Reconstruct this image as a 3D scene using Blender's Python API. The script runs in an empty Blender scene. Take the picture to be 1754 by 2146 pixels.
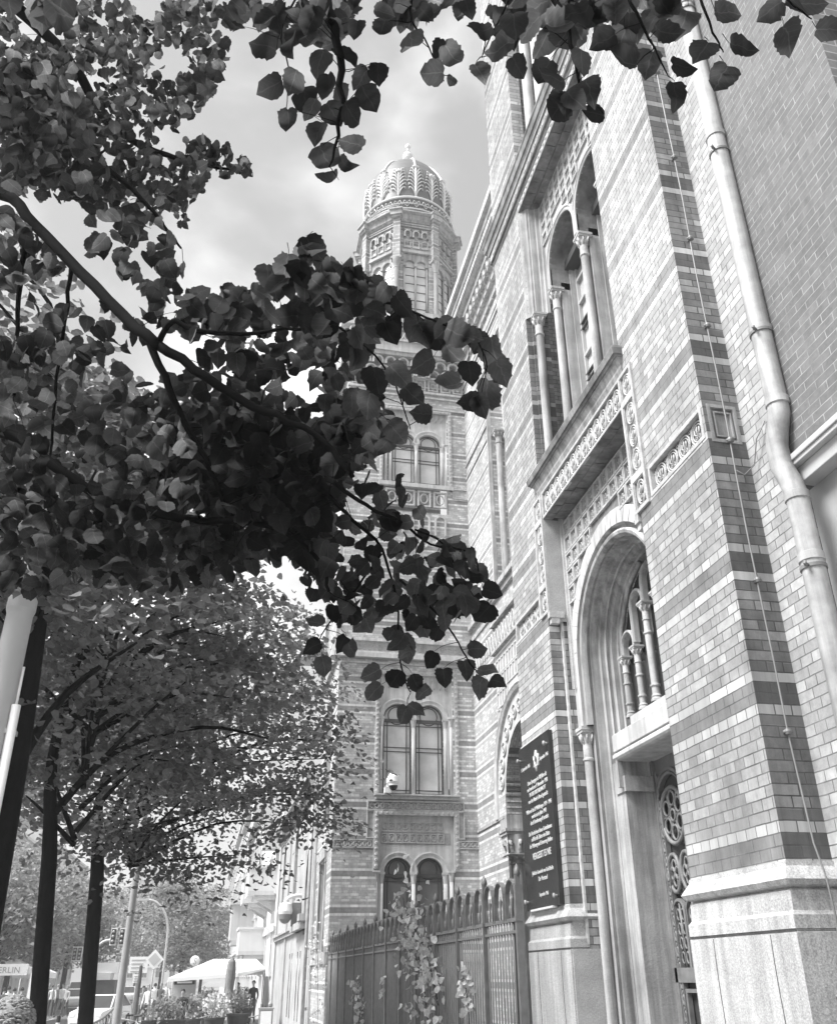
CLOUD_OFF = (-1.2, -.8, .5); CLOUD_LO, CLOUD_HI = .70, 2.9; EXPOSURE = 1.85; SUN = 2.3; HAZE = .0016
import bpy, math, random
import numpy as np
from mathutils import Matrix, Vector
random.seed(7); rng = np.random.default_rng(7)
SC = bpy.context.scene; COL = SC.collection
GZ = -0.4                                    # pavement level (eye level is z = 1.6)
# ---------------------------------------------------------------- camera
CM = np.array([[0.97600345, -0.21732073, -0.01374626], [0.08990145, 0.45964108, -0.88354276], [0.1983305, 0.86110498, 0.46814873]])
FPX, PPX, PPY = 1853.324, 920.43, 1059.18
EYE = np.array([0, 0, 1.6])
cam = bpy.data.cameras.new('camera'); co = bpy.data.objects.new('camera', cam); COL.objects.link(co); SC.camera = co
cam.sensor_fit = 'VERTICAL'; cam.sensor_height = 36; cam.lens = FPX / 2146 * 36
cam.shift_x = -(PPX - 877) / 2146; cam.shift_y = (PPY - 1073) / 2146
cam.clip_start = 0.05; cam.clip_end = 3000
mw = Matrix.Identity(4)
for i in range(3):
    mw[i][0] = CM[0][i]; mw[i][1] = -CM[1][i]; mw[i][2] = -CM[2][i]; mw[i][3] = EYE[i]
co.matrix_world = mw
def ray(x, y): return CM.T @ np.array([(x - PPX) / FPX, (y - PPY) / FPX, 1.0])
def at(x, y, t): return EYE + ray(x, y) * t                 # a point t metres deep on the line of sight
def aty(x, y, Y): r = ray(x, y); return EYE + r * (Y / r[1])
# ---------------------------------------------------------------- objects
def tag(o, label=None, cat=None, group=None, kind=None):
    if label: o['label'] = label
    if cat: o['category'] = cat
    if group: o['group'] = group
    if kind: o['kind'] = kind
    return o
def empty(name, loc, rz=0, label=None, cat=None, group=None, kind=None):
    o = bpy.data.objects.new(name, None); COL.objects.link(o)
    o.location = loc; o.rotation_euler = (0, 0, rz); o.empty_display_size = .2
    return tag(o, label, cat, group, kind)
class MB:
    def __init__(s): s.v = []; s.f = []; s.m = []; s.sm = []
    def add(s, vs, fs, mi=0, smooth=False):
        b = len(s.v); s.v += [tuple(map(float, p)) for p in vs]
        for f in fs: s.f.append(tuple(b + i for i in f)); s.m.append(mi); s.sm.append(smooth)
    def quad(s, a, b, c, d, mi=0): s.add([a, b, c, d], [(0, 1, 2, 3)], mi)
    def box(s, x0, x1, y0, y1, z0, z1, mi=0):
        s.add([(x0, y0, z0), (x1, y0, z0), (x1, y1, z0), (x0, y1, z0), (x0, y0, z1), (x1, y0, z1), (x1, y1, z1), (x0, y1, z1)],
              [(0, 3, 2, 1), (4, 5, 6, 7), (0, 1, 5, 4), (1, 2, 6, 5), (2, 3, 7, 6), (3, 0, 4, 7)], mi)
    def build(s, name, mats, parent=None, local=False, bevel=0):
        me = bpy.data.meshes.new(name)
        me.from_pydata(s.v, [], s.f)
        mats = mats if isinstance(mats, (list, tuple)) else [mats]
        for m in mats: me.materials.append(m)
        me.polygons.foreach_set('material_index', s.m); me.polygons.foreach_set('use_smooth', s.sm)
        uvl = me.uv_layers.new(name='m'); V = np.array(s.v)
        n = len(me.loops); li = np.zeros(n, np.int32); me.loops.foreach_get('vertex_index', li)
        nm = np.zeros(len(s.f) * 3); me.polygons.foreach_get('normal', nm); nm = nm.reshape(-1, 3)
        lt = np.zeros(len(s.f), np.int32); me.polygons.foreach_get('loop_total', lt)
        N = np.repeat(nm, lt, axis=0); P = V[li]
        h = np.hypot(N[:, 0], N[:, 1]) + 1e-9; tx, ty = -N[:, 1] / h, N[:, 0] / h
        sg = np.where((np.abs(tx) > np.abs(ty)) & (tx < 0) | (np.abs(ty) >= np.abs(tx)) & (ty < 0), -1, 1)
        u = (P[:, 0] * tx + P[:, 1] * ty) * sg; v = P[:, 2].copy()
        fl = np.abs(N[:, 2]) > .75; u[fl] = P[fl, 1]; v[fl] = P[fl, 0]
        uvl.data.foreach_set('uv', np.stack([u, v], 1).ravel())
        me.update()
        o = bpy.data.objects.new(name, me); COL.objects.link(o)
        if parent:
            o.parent = parent
            if not local and parent.type == 'EMPTY': o.matrix_parent_inverse = (Matrix.Translation(parent.location) @ parent.rotation_euler.to_matrix().to_4x4()).inverted()
        if bevel:
            b = o.modifiers.new('bevel', 'BEVEL'); b.width = bevel; b.segments = 2; b.limit_method = 'ANGLE'
        return o
    def split(s, name, mats, parent, axis=1, cut=7.93):                  # the same part on both sides of the bay: one mesh each
        for side in (0, 1):
            q = MB(); q.v = s.v
            for f, mi, sm in zip(s.f, s.m, s.sm):
                c = sum(s.v[i][axis] for i in f) / len(f)
                if (c > cut) == bool(side): q.f.append(f); q.m.append(mi); q.sm.append(sm)
            used = sorted({i for f in q.f for i in f}); mp = {o: n for n, o in enumerate(used)}
            q.v = [s.v[i] for i in used]; q.f = [tuple(mp[i] for i in f) for f in q.f]
            if q.f: o = q.build(name, mats, parent)
        return o
class Fr:                                   # a wall frame: u along the wall, z up, d into the wall
    def __init__(s, o, U, D): s.o = np.array(o, float); s.U = np.array(U, float); s.D = np.array(D, float)
    def p(s, u, z, d=0): return s.o + s.U * u + s.D * d + np.array([0, 0, z])
    def n(s, d): return Fr(s.o + s.D * d, s.U, s.D)
def FX(X): return Fr((X, 0, 0), (0, 1, 0), (1, 0, 0))
def FY(Y): return Fr((0, Y, 0), (1, 0, 0), (0, 1, 0))
def fbox(mb, F, u0, u1, z0, z1, d0, d1, mi=0):
    P = [F.p(u, z, d) for d in (d0, d1) for z in (z0, z1) for u in (u0, u1)]
    mb.add(P, [(0, 1, 3, 2), (4, 6, 7, 5), (0, 4, 5, 1), (2, 3, 7, 6), (0, 2, 6, 4), (1, 5, 7, 3)], mi)
def fquad(mb, F, u0, u1, z0, z1, d=0, mi=0): mb.quad(F.p(u0, z0, d), F.p(u1, z0, d), F.p(u1, z1, d), F.p(u0, z1, d), mi)
def wall(mb, F, u0, u1, z0, z1, holes=(), d=0, mi=0):
    us = sorted({u0, u1, *[min(max(h[i], u0), u1) for h in holes for i in (0, 1)]}); zs = sorted({z0, z1, *[min(max(h[i], z0), z1) for h in holes for i in (2, 3)]})
    for a, b in zip(us, us[1:]):
        for c, e in zip(zs, zs[1:]):
            mu, mz = (a + b) / 2, (c + e) / 2
            if not any(h[0] < mu < h[1] and h[2] < mz < h[3] for h in holes): fquad(mb, F, a, b, c, e, d, mi)
def reveal(mb, F, u0, u1, z0, z1, d0, d1, mi=0, sides='lrtb'):
    if 'l' in sides: mb.quad(F.p(u0, z0, d0), F.p(u0, z0, d1), F.p(u0, z1, d1), F.p(u0, z1, d0), mi)
    if 'r' in sides: mb.quad(F.p(u1, z0, d0), F.p(u1, z0, d1), F.p(u1, z1, d1), F.p(u1, z1, d0), mi)
    if 't' in sides: mb.quad(F.p(u0, z1, d0), F.p(u1, z1, d0), F.p(u1, z1, d1), F.p(u0, z1, d1), mi)
    if 'b' in sides: mb.quad(F.p(u0, z0, d0), F.p(u1, z0, d0), F.p(u1, z0, d1), F.p(u0, z0, d1), mi)
def arch_panel(mb, F, u0, u1, z0, z1, arches, d=0, depth=0, mi=0, mir=None, n=16):
    bp = {u0, u1}
    for uc, zs, r in arches:
        for i in range(n + 1): bp.add(round(uc - r * math.cos(math.pi * i / n), 5))
    bp = sorted(bp)
    def top(u):
        for uc, zs, r in arches:
            if abs(u - uc) <= r + 1e-4: return zs + math.sqrt(max(0, r * r - (u - uc) ** 2))
        return None
    for a, b in zip(bp, bp[1:]):
        m = (a + b) / 2
        if top(m) is None: fquad(mb, F, a, b, z0, z1, d, mi)
        else: mb.quad(F.p(a, top(a), d), F.p(b, top(b), d), F.p(b, z1, d), F.p(a, z1, d), mi)
    if depth:
        mir = mi if mir is None else mir
        for uc, zs, r in arches:
            pts = [(uc - r, z0), *[(uc - r * math.cos(math.pi * i / n), zs + r * math.sin(math.pi * i / n)) for i in range(n + 1)], (uc + r, z0)]
            for (a, za), (b, zb) in zip(pts, pts[1:]): mb.add([F.p(a, za, d), F.p(b, zb, d), F.p(b, zb, d + depth), F.p(a, za, d + depth)], [(0, 1, 2, 3)], mir, True)
def arch_fill(mb, F, uc, zs, r, z0, d, mi=0, n=16):
    pts = [(uc - r, z0), *[(uc - r * math.cos(math.pi * i / n), zs + r * math.sin(math.pi * i / n)) for i in range(n + 1)], (uc + r, z0)]
    mb.add([F.p(u, z, d) for u, z in pts], [tuple(range(len(pts)))], mi)
def sweep(mb, F, uc, zs, prof, zb, n=28, mi=0, full=False):        # a moulding profile [(r, d)] carried round an arch and down its legs
    path = []
    if full: path = [(math.cos(2 * math.pi * i / n), math.sin(2 * math.pi * i / n), 0) for i in range(n + 1)]
    else:
        if zb < zs: path.append((-1, 0, zb - zs))
        path += [(-math.cos(math.pi * i / n), math.sin(math.pi * i / n), 0) for i in range(n + 1)]
        if zb < zs: path.append((1, 0, zb - zs))
    V = [F.p(uc + c * r, zs + s_ * r + dz, d) for c, s_, dz in path for r, d in prof]; k = len(prof)
    fs = [(i * k + j, i * k + j + 1, (i + 1) * k + j + 1, (i + 1) * k + j) for i in range(len(path) - 1) for j in range(k - 1)]
    # faces of one profile segment share vertices along the path only, so profile edges stay crisp
    for j in range(k - 1):
        vs = []; ff = []
        for i in range(len(path)): vs += [V[i * k + j], V[i * k + j + 1]]
        for i in range(len(path) - 1): ff.append((2 * i, 2 * i + 1, 2 * i + 3, 2 * i + 2))
        mb.add(vs, ff, mi, True)
def lathe(mb, cx, cy, prof, n=14, mi=0, smooth=True, sx=1, sy=1):
    for (r0, z0), (r1, z1) in zip(prof, prof[1:]):
        vs = []
        for i in range(n):
            a = 2 * math.pi * i / n; vs += [(cx + r0 * sx * math.cos(a), cy + r0 * sy * math.sin(a), z0), (cx + r1 * sx * math.cos(a), cy + r1 * sy * math.sin(a), z1)]
        mb.add(vs, [(2 * i, 2 * ((i + 1) % n), 2 * ((i + 1) % n) + 1, 2 * i + 1) for i in range(n)], mi, smooth)
def tube(mb, pts, rad, n=6, mi=0, closed=False, cap=True):
    pts = [np.array(p, float) for p in pts]; k = len(pts); rs = rad if isinstance(rad, (list, tuple)) else [rad] * k
    V = []; ref = None
    for i, p in enumerate(pts):
        a = pts[(i - 1) % k] if closed or i else p; b = pts[(i + 1) % k] if closed or i < k - 1 else p
        t = b - a; t = t / (np.linalg.norm(t) + 1e-9)
        if ref is None: ref = np.array([0, 0, 1.]) if abs(t[2]) < .9 else np.array([1., 0, 0])
        s_ = np.cross(t, ref); s_ /= np.linalg.norm(s_) + 1e-9; q = np.cross(s_, t); ref = q
        V += [p + rs[i] * (s_ * math.cos(2 * math.pi * j / n) + q * math.sin(2 * math.pi * j / n)) for j in range(n)]
    fs = [(i * n + j, i * n + (j + 1) % n, ((i + 1) % k) * n + (j + 1) % n, ((i + 1) % k) * n + j) for i in range(k if closed else k - 1) for j in range(n)]
    if cap and not closed: fs += [tuple(range(n))[::-1], tuple((k - 1) * n + j for j in range(n))]
    mb.add(V, fs, mi, True)
def oval(mb, F, uc, zc, ru, rz, d, rad, n=16, k=5, mi=0): tube(mb, [F.p(uc + ru * math.cos(2 * math.pi * i / n), zc + rz * math.sin(2 * math.pi * i / n), d) for i in range(n)], rad, k, mi, True)
def rectsweep(mb, x0, x1, y0, y1, prof, mi=0):                        # a moulding profile [(z, outward)] carried round a rectangle
    for (z0, o0), (z1, o1) in zip(prof, prof[1:]):
        A = [(x0 - o0, y0 - o0, z0), (x1 + o0, y0 - o0, z0), (x1 + o0, y1 + o0, z0), (x0 - o0, y1 + o0, z0)]
        B = [(x0 - o1, y0 - o1, z1), (x1 + o1, y0 - o1, z1), (x1 + o1, y1 + o1, z1), (x0 - o1, y1 + o1, z1)]
        mb.add(A + B, [(i, (i + 1) % 4, 4 + (i + 1) % 4, 4 + i) for i in range(4)], mi)
# ---------------------------------------------------------------- materials (the photograph is black and white: every colour is a grey)
def g(v): return (v, v, v, 1)
class NT:
    def __init__(s, name):
        s.m = bpy.data.materials.new(name); s.m.use_nodes = True; s.t = s.m.node_tree; s.t.nodes.clear()
        s.out = s.n('ShaderNodeOutputMaterial'); s.b = s.n('ShaderNodeBsdfPrincipled'); s.l(s.b, 0, s.out, 0)
        s.geo = s.n('ShaderNodeNewGeometry'); s.pos = s.geo.outputs['Position']
    def n(s, t, **k):
        nd = s.t.nodes.new(t)
        for a, v in k.items(): setattr(nd, a, v)
        return nd
    def l(s, a, ao, b, bi): s.t.links.new(a.outputs[ao] if not isinstance(a, bpy.types.NodeSocket) else a, b.inputs[bi])
    def math(s, op, a, b=None, c=None):
        nd = s.n('ShaderNodeMath', operation=op)
        for i, x in enumerate((a, b, c)):
            if x is None: continue
            if isinstance(x, (int, float)): nd.inputs[i].default_value = x
            else: s.t.links.new(x, nd.inputs[i])
        return nd.outputs[0]
    def noise(s, sc, det=4, rough=.6, vec=None, stretch=None):
        nd = s.n('ShaderNodeTexNoise'); nd.inputs['Scale'].default_value = sc; nd.inputs['Detail'].default_value = det; nd.inputs['Roughness'].default_value = rough
        v = vec if vec is not None else s.pos
        if stretch:
            mp = s.n('ShaderNodeMapping'); mp.inputs['Scale'].default_value = stretch; s.t.links.new(v, mp.inputs[0]); v = mp.outputs[0]
        s.t.links.new(v, nd.inputs['Vector']); return nd.outputs[0]
    def rng(s, x, a, b, c, d):
        nd = s.n('ShaderNodeMapRange'); s.t.links.new(x, nd.inputs[0])
        for i, q in enumerate((a, b, c, d)): nd.inputs[i + 1].default_value = q
        return nd.outputs[0]
    def grey(s, x):
        nd = s.n('ShaderNodeCombineColor')
        for i in range(3): s.t.links.new(x, nd.inputs[i])
        return nd.outputs[0]
    def fin(s, col, rough=.85, bump=None, bs=.3, bd=.01, spec=.3):
        if isinstance(col, (int, float)): s.b.inputs['Base Color'].default_value = g(col)
        else: s.t.links.new(s.grey(col), s.b.inputs['Base Color'])
        if isinstance(rough, (int, float)): s.b.inputs['Roughness'].default_value = rough
        else: s.t.links.new(rough, s.b.inputs['Roughness'])
        s.b.inputs['Specular IOR Level'].default_value = spec
        if bump is not None:
            nd = s.n('ShaderNodeBump'); nd.inputs['Strength'].default_value = bs; nd.inputs['Distance'].default_value = bd
            s.t.links.new(bump, nd.inputs['Height']); s.t.links.new(nd.outputs[0], s.b.inputs['Normal'])
        return s.m
def M_plain(name, v, rough=.8, var=.2, sc=3, bs=0, spec=.3, metal=0, streak=0, fine=0):
    t = NT(name); f = t.rng(t.noise(sc), .25, .75, 1 - var, 1 + var)
    if streak: f = t.math('MULTIPLY', f, t.rng(t.noise(1.0, 5, .65, stretch=(9, 9, .5)), .3, .7, 1 - streak, 1 + streak * .6))
    if fine: f = t.math('MULTIPLY', f, t.rng(t.noise(90, 2), .3, .7, 1 - fine, 1 + fine))
    t.b.inputs['Metallic'].default_value = metal
    return t.fin(t.math('MULTIPLY', f, v), rough, t.noise(40, 3) if bs else None, bs, .01, spec)
def M_brick(name, lo, hi, mortar, bands=True, dark=.16, white=.62, bw=.258, rh=.985 / 13, ms=.005, squash=.5, bs=.5, z0=3.275, soil=.25):
    t = NT(name); uv = t.n('ShaderNodeUVMap', uv_map='m'); sp = t.n('ShaderNodeSeparateXYZ'); t.l(uv, 0, sp, 0)
    u, v = sp.outputs[0], sp.outputs[1]
    cb = t.n('ShaderNodeCombineXYZ'); t.t.links.new(u, cb.inputs[0]); t.t.links.new(t.math('ADD', v, -z0 + 520 * rh), cb.inputs[1])
    wob = t.n('ShaderNodeVectorMath', operation='ADD'); t.t.links.new(cb.outputs[0], wob.inputs[0])
    wn = t.n('ShaderNodeTexNoise'); wn.inputs['Scale'].default_value = 9; t.t.links.new(t.pos, wn.inputs['Vector'])
    ws = t.n('ShaderNodeVectorMath', operation='MULTIPLY_ADD'); t.t.links.new(wn.outputs['Color'], ws.inputs[0]); ws.inputs[1].default_value = (.008, .007, 0); ws.inputs[2].default_value = (-.004, -.0035, 0)
    t.t.links.new(ws.outputs[0], wob.inputs[1])
    br = t.n('ShaderNodeTexBrick', offset=.5, offset_frequency=2, squash=squash, squash_frequency=2)
    t.t.links.new(wob.outputs[0], br.inputs['Vector'])
    for k, q in (('Scale', 1), ('Mortar Size', ms), ('Mortar Smooth', .15), ('Bias', 0), ('Brick Width', bw), ('Row Height', rh)): br.inputs[k].default_value = q
    br.inputs['Color1'].default_value = g(0); br.inputs['Color2'].default_value = g(1); br.inputs['Mortar'].default_value = g(.5)
    bc = t.n('ShaderNodeRGBToBW'); t.l(br, 0, bc, 0); fac = br.outputs['Fac']
    r = t.math('POWER', bc.outputs[0], 2.2)
    c = t.rng(r, 0, 1, lo, hi)
    # glaze blotches inside each brick, soot over the wall
    c = t.math('MULTIPLY', c, t.rng(t.noise(16, 4, .7), .3, .72, .8, 1.18))
    if bands:
        k = t.math('DIVIDE', t.math('ADD', v, -z0), rh); k = t.math('ADD', k, 6.5 + 13 * 40); k = t.math('ABSOLUTE', t.math('ADD', t.math('FLOORED_MODULO', k, 13.0), -6.5))
        d1 = t.math('LESS_THAN', k, 1.0); d2 = t.math('MULTIPLY', t.math('GREATER_THAN', k, 2.0), t.math('LESS_THAN', k, 2.9)); w1 = t.math('MULTIPLY', t.math('GREATER_THAN', k, 1.0), t.math('LESS_THAN', k, 2.0))
        glz = t.rng(t.noise(3, 5, .7), .3, .7, .75, 1.3)
        def mix(f, a, b):
            nd = t.n('ShaderNodeMix'); t.t.links.new(f, nd.inputs[0])
            for i, x in ((2, a), (3, b)):
                if isinstance(x, float): nd.inputs[i].default_value = x
                else: t.t.links.new(x, nd.inputs[i])
            return nd.outputs[0]
        c = mix(d1, c, t.math('MULTIPLY', glz, dark)); c = mix(d2, c, t.math('MULTIPLY', glz, dark * 1.5))
        c = mix(w1, c, t.math('MULTIPLY', t.rng(r, 0, 1, .75, 1.08), white))
    else:
        def mix(f, a, b):
            nd = t.n('ShaderNodeMix'); t.t.links.new(f, nd.inputs[0])
            for i, x in ((2, a), (3, b)):
                if isinstance(x, float): nd.inputs[i].default_value = x
                else: t.t.links.new(x, nd.inputs[i])
            return nd.outputs[0]
    c = t.math('MULTIPLY', c, t.rng(t.noise(.9, 5, .65, stretch=(1, 1, .35)), .3, .7, 1 - soil, 1 + soil * .5))
    c = mix(fac, c, t.math('MULTIPLY', t.rng(t.noise(6, 3), .3, .7, .6, 1.4), mortar))
    c = t.math('MULTIPLY', c, t.rng(t.noise(.35, 3, .6), .35, .65, 1 - soil * .5, 1 + soil * .35))
    c = t.math('MULTIPLY', c, t.rng(t.noise(1.3, 5, .7, stretch=(7, 7, .35)), .35, .75, 1.06, 1 - soil * .7))
    h = t.math('ADD', t.math('MULTIPLY', fac, -1.0), t.math('MULTIPLY', t.noise(30, 3), .25))
    rg = t.rng(fac, 0, 1, .55, .95)
    return t.fin(c, rg, h, bs, .006, .35)
def M_glass(name, v, rough=.12, spec=.6): return M_plain(name, v, rough, .25, 1.3, 0, spec)
BRICK = M_brick('glazed_brick', .34, .56, .14, dark=.235, white=.66, soil=.4)
STRIPB = M_brick('plain_pale_brick', .36, .56, .17, bands=False)
BRICKF = M_brick('yellow_brick_far', .36, .66, .26, ms=.004, bs=.3, dark=.22, white=.70)
SIDEB = M_brick('sooty_shaded_brick', .20, .44, .11, dark=.13, soil=.55)  # dirty brick, with the shade of side faces and jambs put into its tone
TILE = M_brick('grey_facing_tile', .135, .17, .29, bands=False, bw=.215, rh=.068, ms=.0032, squash=1.0, bs=.35, soil=.12)
TILED = M_brick('grey_pier_brick', .14, .20, .36, bands=False, bw=.27, rh=.09, ms=.006, squash=1.0, soil=.2)
STONE = M_plain('sandstone', .36, .85, .35, 2.2, .3, streak=.55, fine=.1)
STONEL = M_plain('pale_stone', .46, .85, .24, 2.5, .2, streak=.28, fine=.08)
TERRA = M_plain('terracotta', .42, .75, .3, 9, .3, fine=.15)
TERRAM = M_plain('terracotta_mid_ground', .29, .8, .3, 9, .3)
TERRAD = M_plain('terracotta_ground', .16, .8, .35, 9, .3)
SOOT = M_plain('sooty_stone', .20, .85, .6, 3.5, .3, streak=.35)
GRAN = M_plain('tooled_granite', .42, .8, .16, 4, .4, streak=.34, fine=.28)
GRAND = M_plain('granite_return', .36, .8, .2, 4, .3, fine=.2)
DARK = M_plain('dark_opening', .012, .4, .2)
GLASSD = M_glass('dark_window_glass', .05)
GLASSW = M_glass('blind_behind_glass', .50, .25, .5)
GLASSM = M_glass('dim_window_glass', .15, .2, .5)
LEAD = M_plain('window_bar', .06, .6)
FRAMEW = M_plain('painted_window_frame', .42, .5, .1)
ZINC = M_plain('zinc', .36, .65, .3, 6, .15, .5, metal=0, streak=.4)
IRON = M_plain('wrought_iron', .17, .45, .25, 8, .1, .5)
IRONG = M_plain('grey_iron_sheet', .27, .5, .2, 2, .05, .4, streak=.3)
BLACKP = M_plain('black_stone_plaque', .028, .22, .3, 4, 0, .5)
LETTER = M_plain('engraved_lettering', .62, .6, .1)
DOORM = M_plain('grey_painted_door', .16, .5, .3, 7, .2, .5)
STONEO = M_plain('octagon_stone', .33, .85, .3, 1.2, .2, streak=.4)
BRICKO = M_brick('octagon_brick', .26, .46, .18, ms=.004, bs=.3, dark=.16, white=.5)
DOME = M_plain('dome_sheet', .10, .45, .15, 3, 0, .5)
GILT = M_plain('pale_gilt_rib', .62, .4, .08)
BR2 = Fr
# ================================================================= SYNAGOGUE
syn = empty('synagogue', (5.5, 16, GZ), 0, 'large brick synagogue with striped walls, arched portal and a domed tower', 'synagogue')
SX = 3.42; F = FX(SX)
PL = [(GZ, .045), (1.795, .045), (1.80, .03), (1.81, .03), (1.815, .045), (1.89, .045), (1.915, .025), (2.03, .02), (2.045, -.005), (2.06, .045), (2.09, .065), (2.115, .05), (2.17, .012), (2.2, .01), (2.2, 0)]
def pilaster(y0, y1, x1, ztop, nm='brick_pier'):
    m = MB(); a, b = y0 + .03, y1 - .03
    wall(m, F, y0, y1, 2.2, ztop, [(a, b, 5.35, 5.65)]); reveal(m, F, a, b, 5.35, 5.65, 0, .05)
    for Y in (y0, y1):
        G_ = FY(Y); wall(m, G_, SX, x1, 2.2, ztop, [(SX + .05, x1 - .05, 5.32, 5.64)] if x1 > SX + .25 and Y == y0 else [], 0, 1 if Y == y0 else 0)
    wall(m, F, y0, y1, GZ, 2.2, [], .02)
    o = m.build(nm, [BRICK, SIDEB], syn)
    m = MB(); rectsweep(m, SX, x1, y0, y1, PL)
    m.build('granite_plinth', GRAN, o)
    m = MB()
    for y in (y0 + .24, y0 + .98): tube(m, [(SX - .045, y + .012 * math.sin(z * 5), z) for z in np.linspace(GZ, 1.79, 14)], .004, 4)
    m.box(SX - .0475, SX - .04, y0 - .04, y1 + .04, 1.80, 1.806); m.build('block_joint', LEAD, o)
    return o
def roundels(m, F, u0, u1, z0, z1, n, d):
    w = (u1 - u0) / n; hz = (z1 - z0) / 2; zc = (z0 + z1) / 2
    vert = (z1 - z0) > (u1 - u0) * 1.2
    for i in range(n):
        if vert: uc, zc_, ru, rz = (u0 + u1) / 2, z0 + (z1 - z0) * (i + .5) / n, (u1 - u0) * .40, (z1 - z0) / n * .43
        else: uc, zc_, ru, rz = u0 + w * (i + .5), zc, w * .43, hz * .84
        oval(m, F, uc, zc_, ru, rz, d, .010, 16, 4); oval(m, F, uc, zc_, ru * .76, rz * .76, d, .007, 14, 4)
        tube(m, [F.p(uc, zc_ - rz * .6, d), F.p(uc, zc_ + rz * .3, d - .006), F.p(uc, zc_ + rz * .62, d)], [.004, .009, .003], 4)
        for s in (-1, 1):
            tube(m, [F.p(uc, zc_ - rz * .3, d), F.p(uc + s * ru * .4, zc_ - rz * .02, d - .005), F.p(uc + s * ru * .34, zc_ + rz * .42, d), F.p(uc + s * ru * .12, zc_ + rz * .3, d)], [.005, .008, .007, .003], 4)
            oval(m, F, uc + s * ru * .25, zc_ - rz * .4, ru * .14, rz * .16, d, .006, 6, 3)
            if not vert:
                oval(m, F, uc + w * .5, zc_ + s * hz * .62, w * .09, hz * .14, d, .006, 6, 3)
    return m
def panel(m, F, u0, u1, z0, z1, fw=.03, d0=-.012, d1=.02):            # a raised frame round a sunk ground
    for a, b, c, e in ((u0, u1, z1 - fw, z1), (u0, u1, z0, z0 + fw), (u0, u0 + fw, z0 + fw, z1 - fw), (u1 - fw, u1, z0 + fw, z1 - fw)): fbox(m, F, a, b, c, e, d0, d1)
# --- the near tower: two piers and the portal bay between them
pA = pilaster(5.33, 6.62, 3.75, 17.0)
pF = pilaster(9.25, 10.52, 3.75, 12.0)
def friezeband(y0, y1, n, par):
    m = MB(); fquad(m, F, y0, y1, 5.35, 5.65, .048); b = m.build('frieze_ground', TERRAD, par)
    m = MB(); roundels(m, F, y0 + .05, y1 - .04, 5.38, 5.62, n, .038); panel(m, F, y0, y1, 5.35, 5.65, .035, -.006, .046)
    m.build('roundel_frieze', TERRA, par)
friezeband(5.36, 6.37, 4, pA); friezeband(9.5, 10.49, 4, pF)
m = MB(); G5 = FY(5.33); fquad(m, G5, SX + .05, 3.70, 5.32, 5.64, .03); panel(m, G5, SX + .035, 3.715, 5.30, 5.66, .03, -.004, .028); panel(m, G5, SX + .09, 3.67, 5.36, 5.60, .012, .005, .028)
m.build('blind_panel', STONE, pA)
# strip wall beside the downpipe and the body of the tower
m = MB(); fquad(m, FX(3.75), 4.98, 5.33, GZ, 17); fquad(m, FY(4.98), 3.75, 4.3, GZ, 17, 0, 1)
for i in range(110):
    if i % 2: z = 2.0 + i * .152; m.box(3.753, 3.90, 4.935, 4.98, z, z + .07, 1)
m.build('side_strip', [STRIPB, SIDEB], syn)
m = MB(); fquad(m, FY(10.52), 3.75, 7.6, GZ, 25); fquad(m, FX(3.85), 6.62, 9.2, 12.3, 25, 0, 1); m.box(SX, 3.6, 9.2, 10.52, 12.2, 25)
m.box(3.75, 3.86, 5.33, 6.62, 12, 25); m.quad((3.6, 5, 25), (7.6, 5, 25), (7.6, 10.52, 25), (3.6, 10.52, 25)); fquad(m, FY(4.98), 4.3, 7.6, GZ, 25); m.box(SX, 3.75, 5.33, 6.62, 17, 25)
m.build('tower_shaft', [BRICK, STONEL], syn)
for x, y, r in ((3.70, 9.1, .085), (3.80, 8.8, .10)): m = MB(); lathe(m, x, y, [(r, 12.4), (r, 24)], 12); m.build('column', STONEL, syn)
# --- cornice over the bay
m = MB(); Y0, Y1 = 6.60, 10.52
def cor(m, z0, z1, p0, p1, mi=0):
    a = [(SX - p0, Y0, z0), (SX - p0, Y1 + p0, z0), (4.2, Y1 + p0, z0)]; b = [(SX - p1, Y0, z1), (SX - p1, Y1 + p1, z1), (4.2, Y1 + p1, z1)]
    m.add(a + b, [(0, 1, 4, 3), (1, 2, 5, 4)], mi); m.add([a[0], b[0], (SX, Y0, z1), (SX, Y0, z0)], [(0, 1, 2, 3)], mi)
for q in ((11.90, 11.90, 0, .02, 0), (11.90, 11.94, .02, .02, 0), (11.94, 11.94, .02, .06, 1), (11.94, 11.965, .06, .06, 1), (11.965, 11.965, .06, .045, 0), (11.965, 12.12, .045, .055, 0), (12.12, 12.12, .055, .08, 1), (12.12, 12.15, .08, .08, 0),
          (12.15, 12.20, .08, .10, 0), (12.20, 12.20, .10, .125, 1), (12.20, 12.31, .125, .14, 2), (12.31, 12.33, .14, .155, 1), (12.33, 12.36, .155, .155, 1), (12.36, 12.40, .155, -.1, 0)): cor(m, *q)
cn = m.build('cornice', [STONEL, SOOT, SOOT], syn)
m = MB(); Fc = FX(SX - .05)
for i in range(24): oval(m, Fc, 6.7 + i * .158, 12.04, .055, .055, -.004, .008, 8, 4); oval(m, Fc, 6.78 + i * .158, 12.04, .018, .03, -.004, .006, 6, 3)
m.build('cornice_relief', TERRA, cn)
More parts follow.
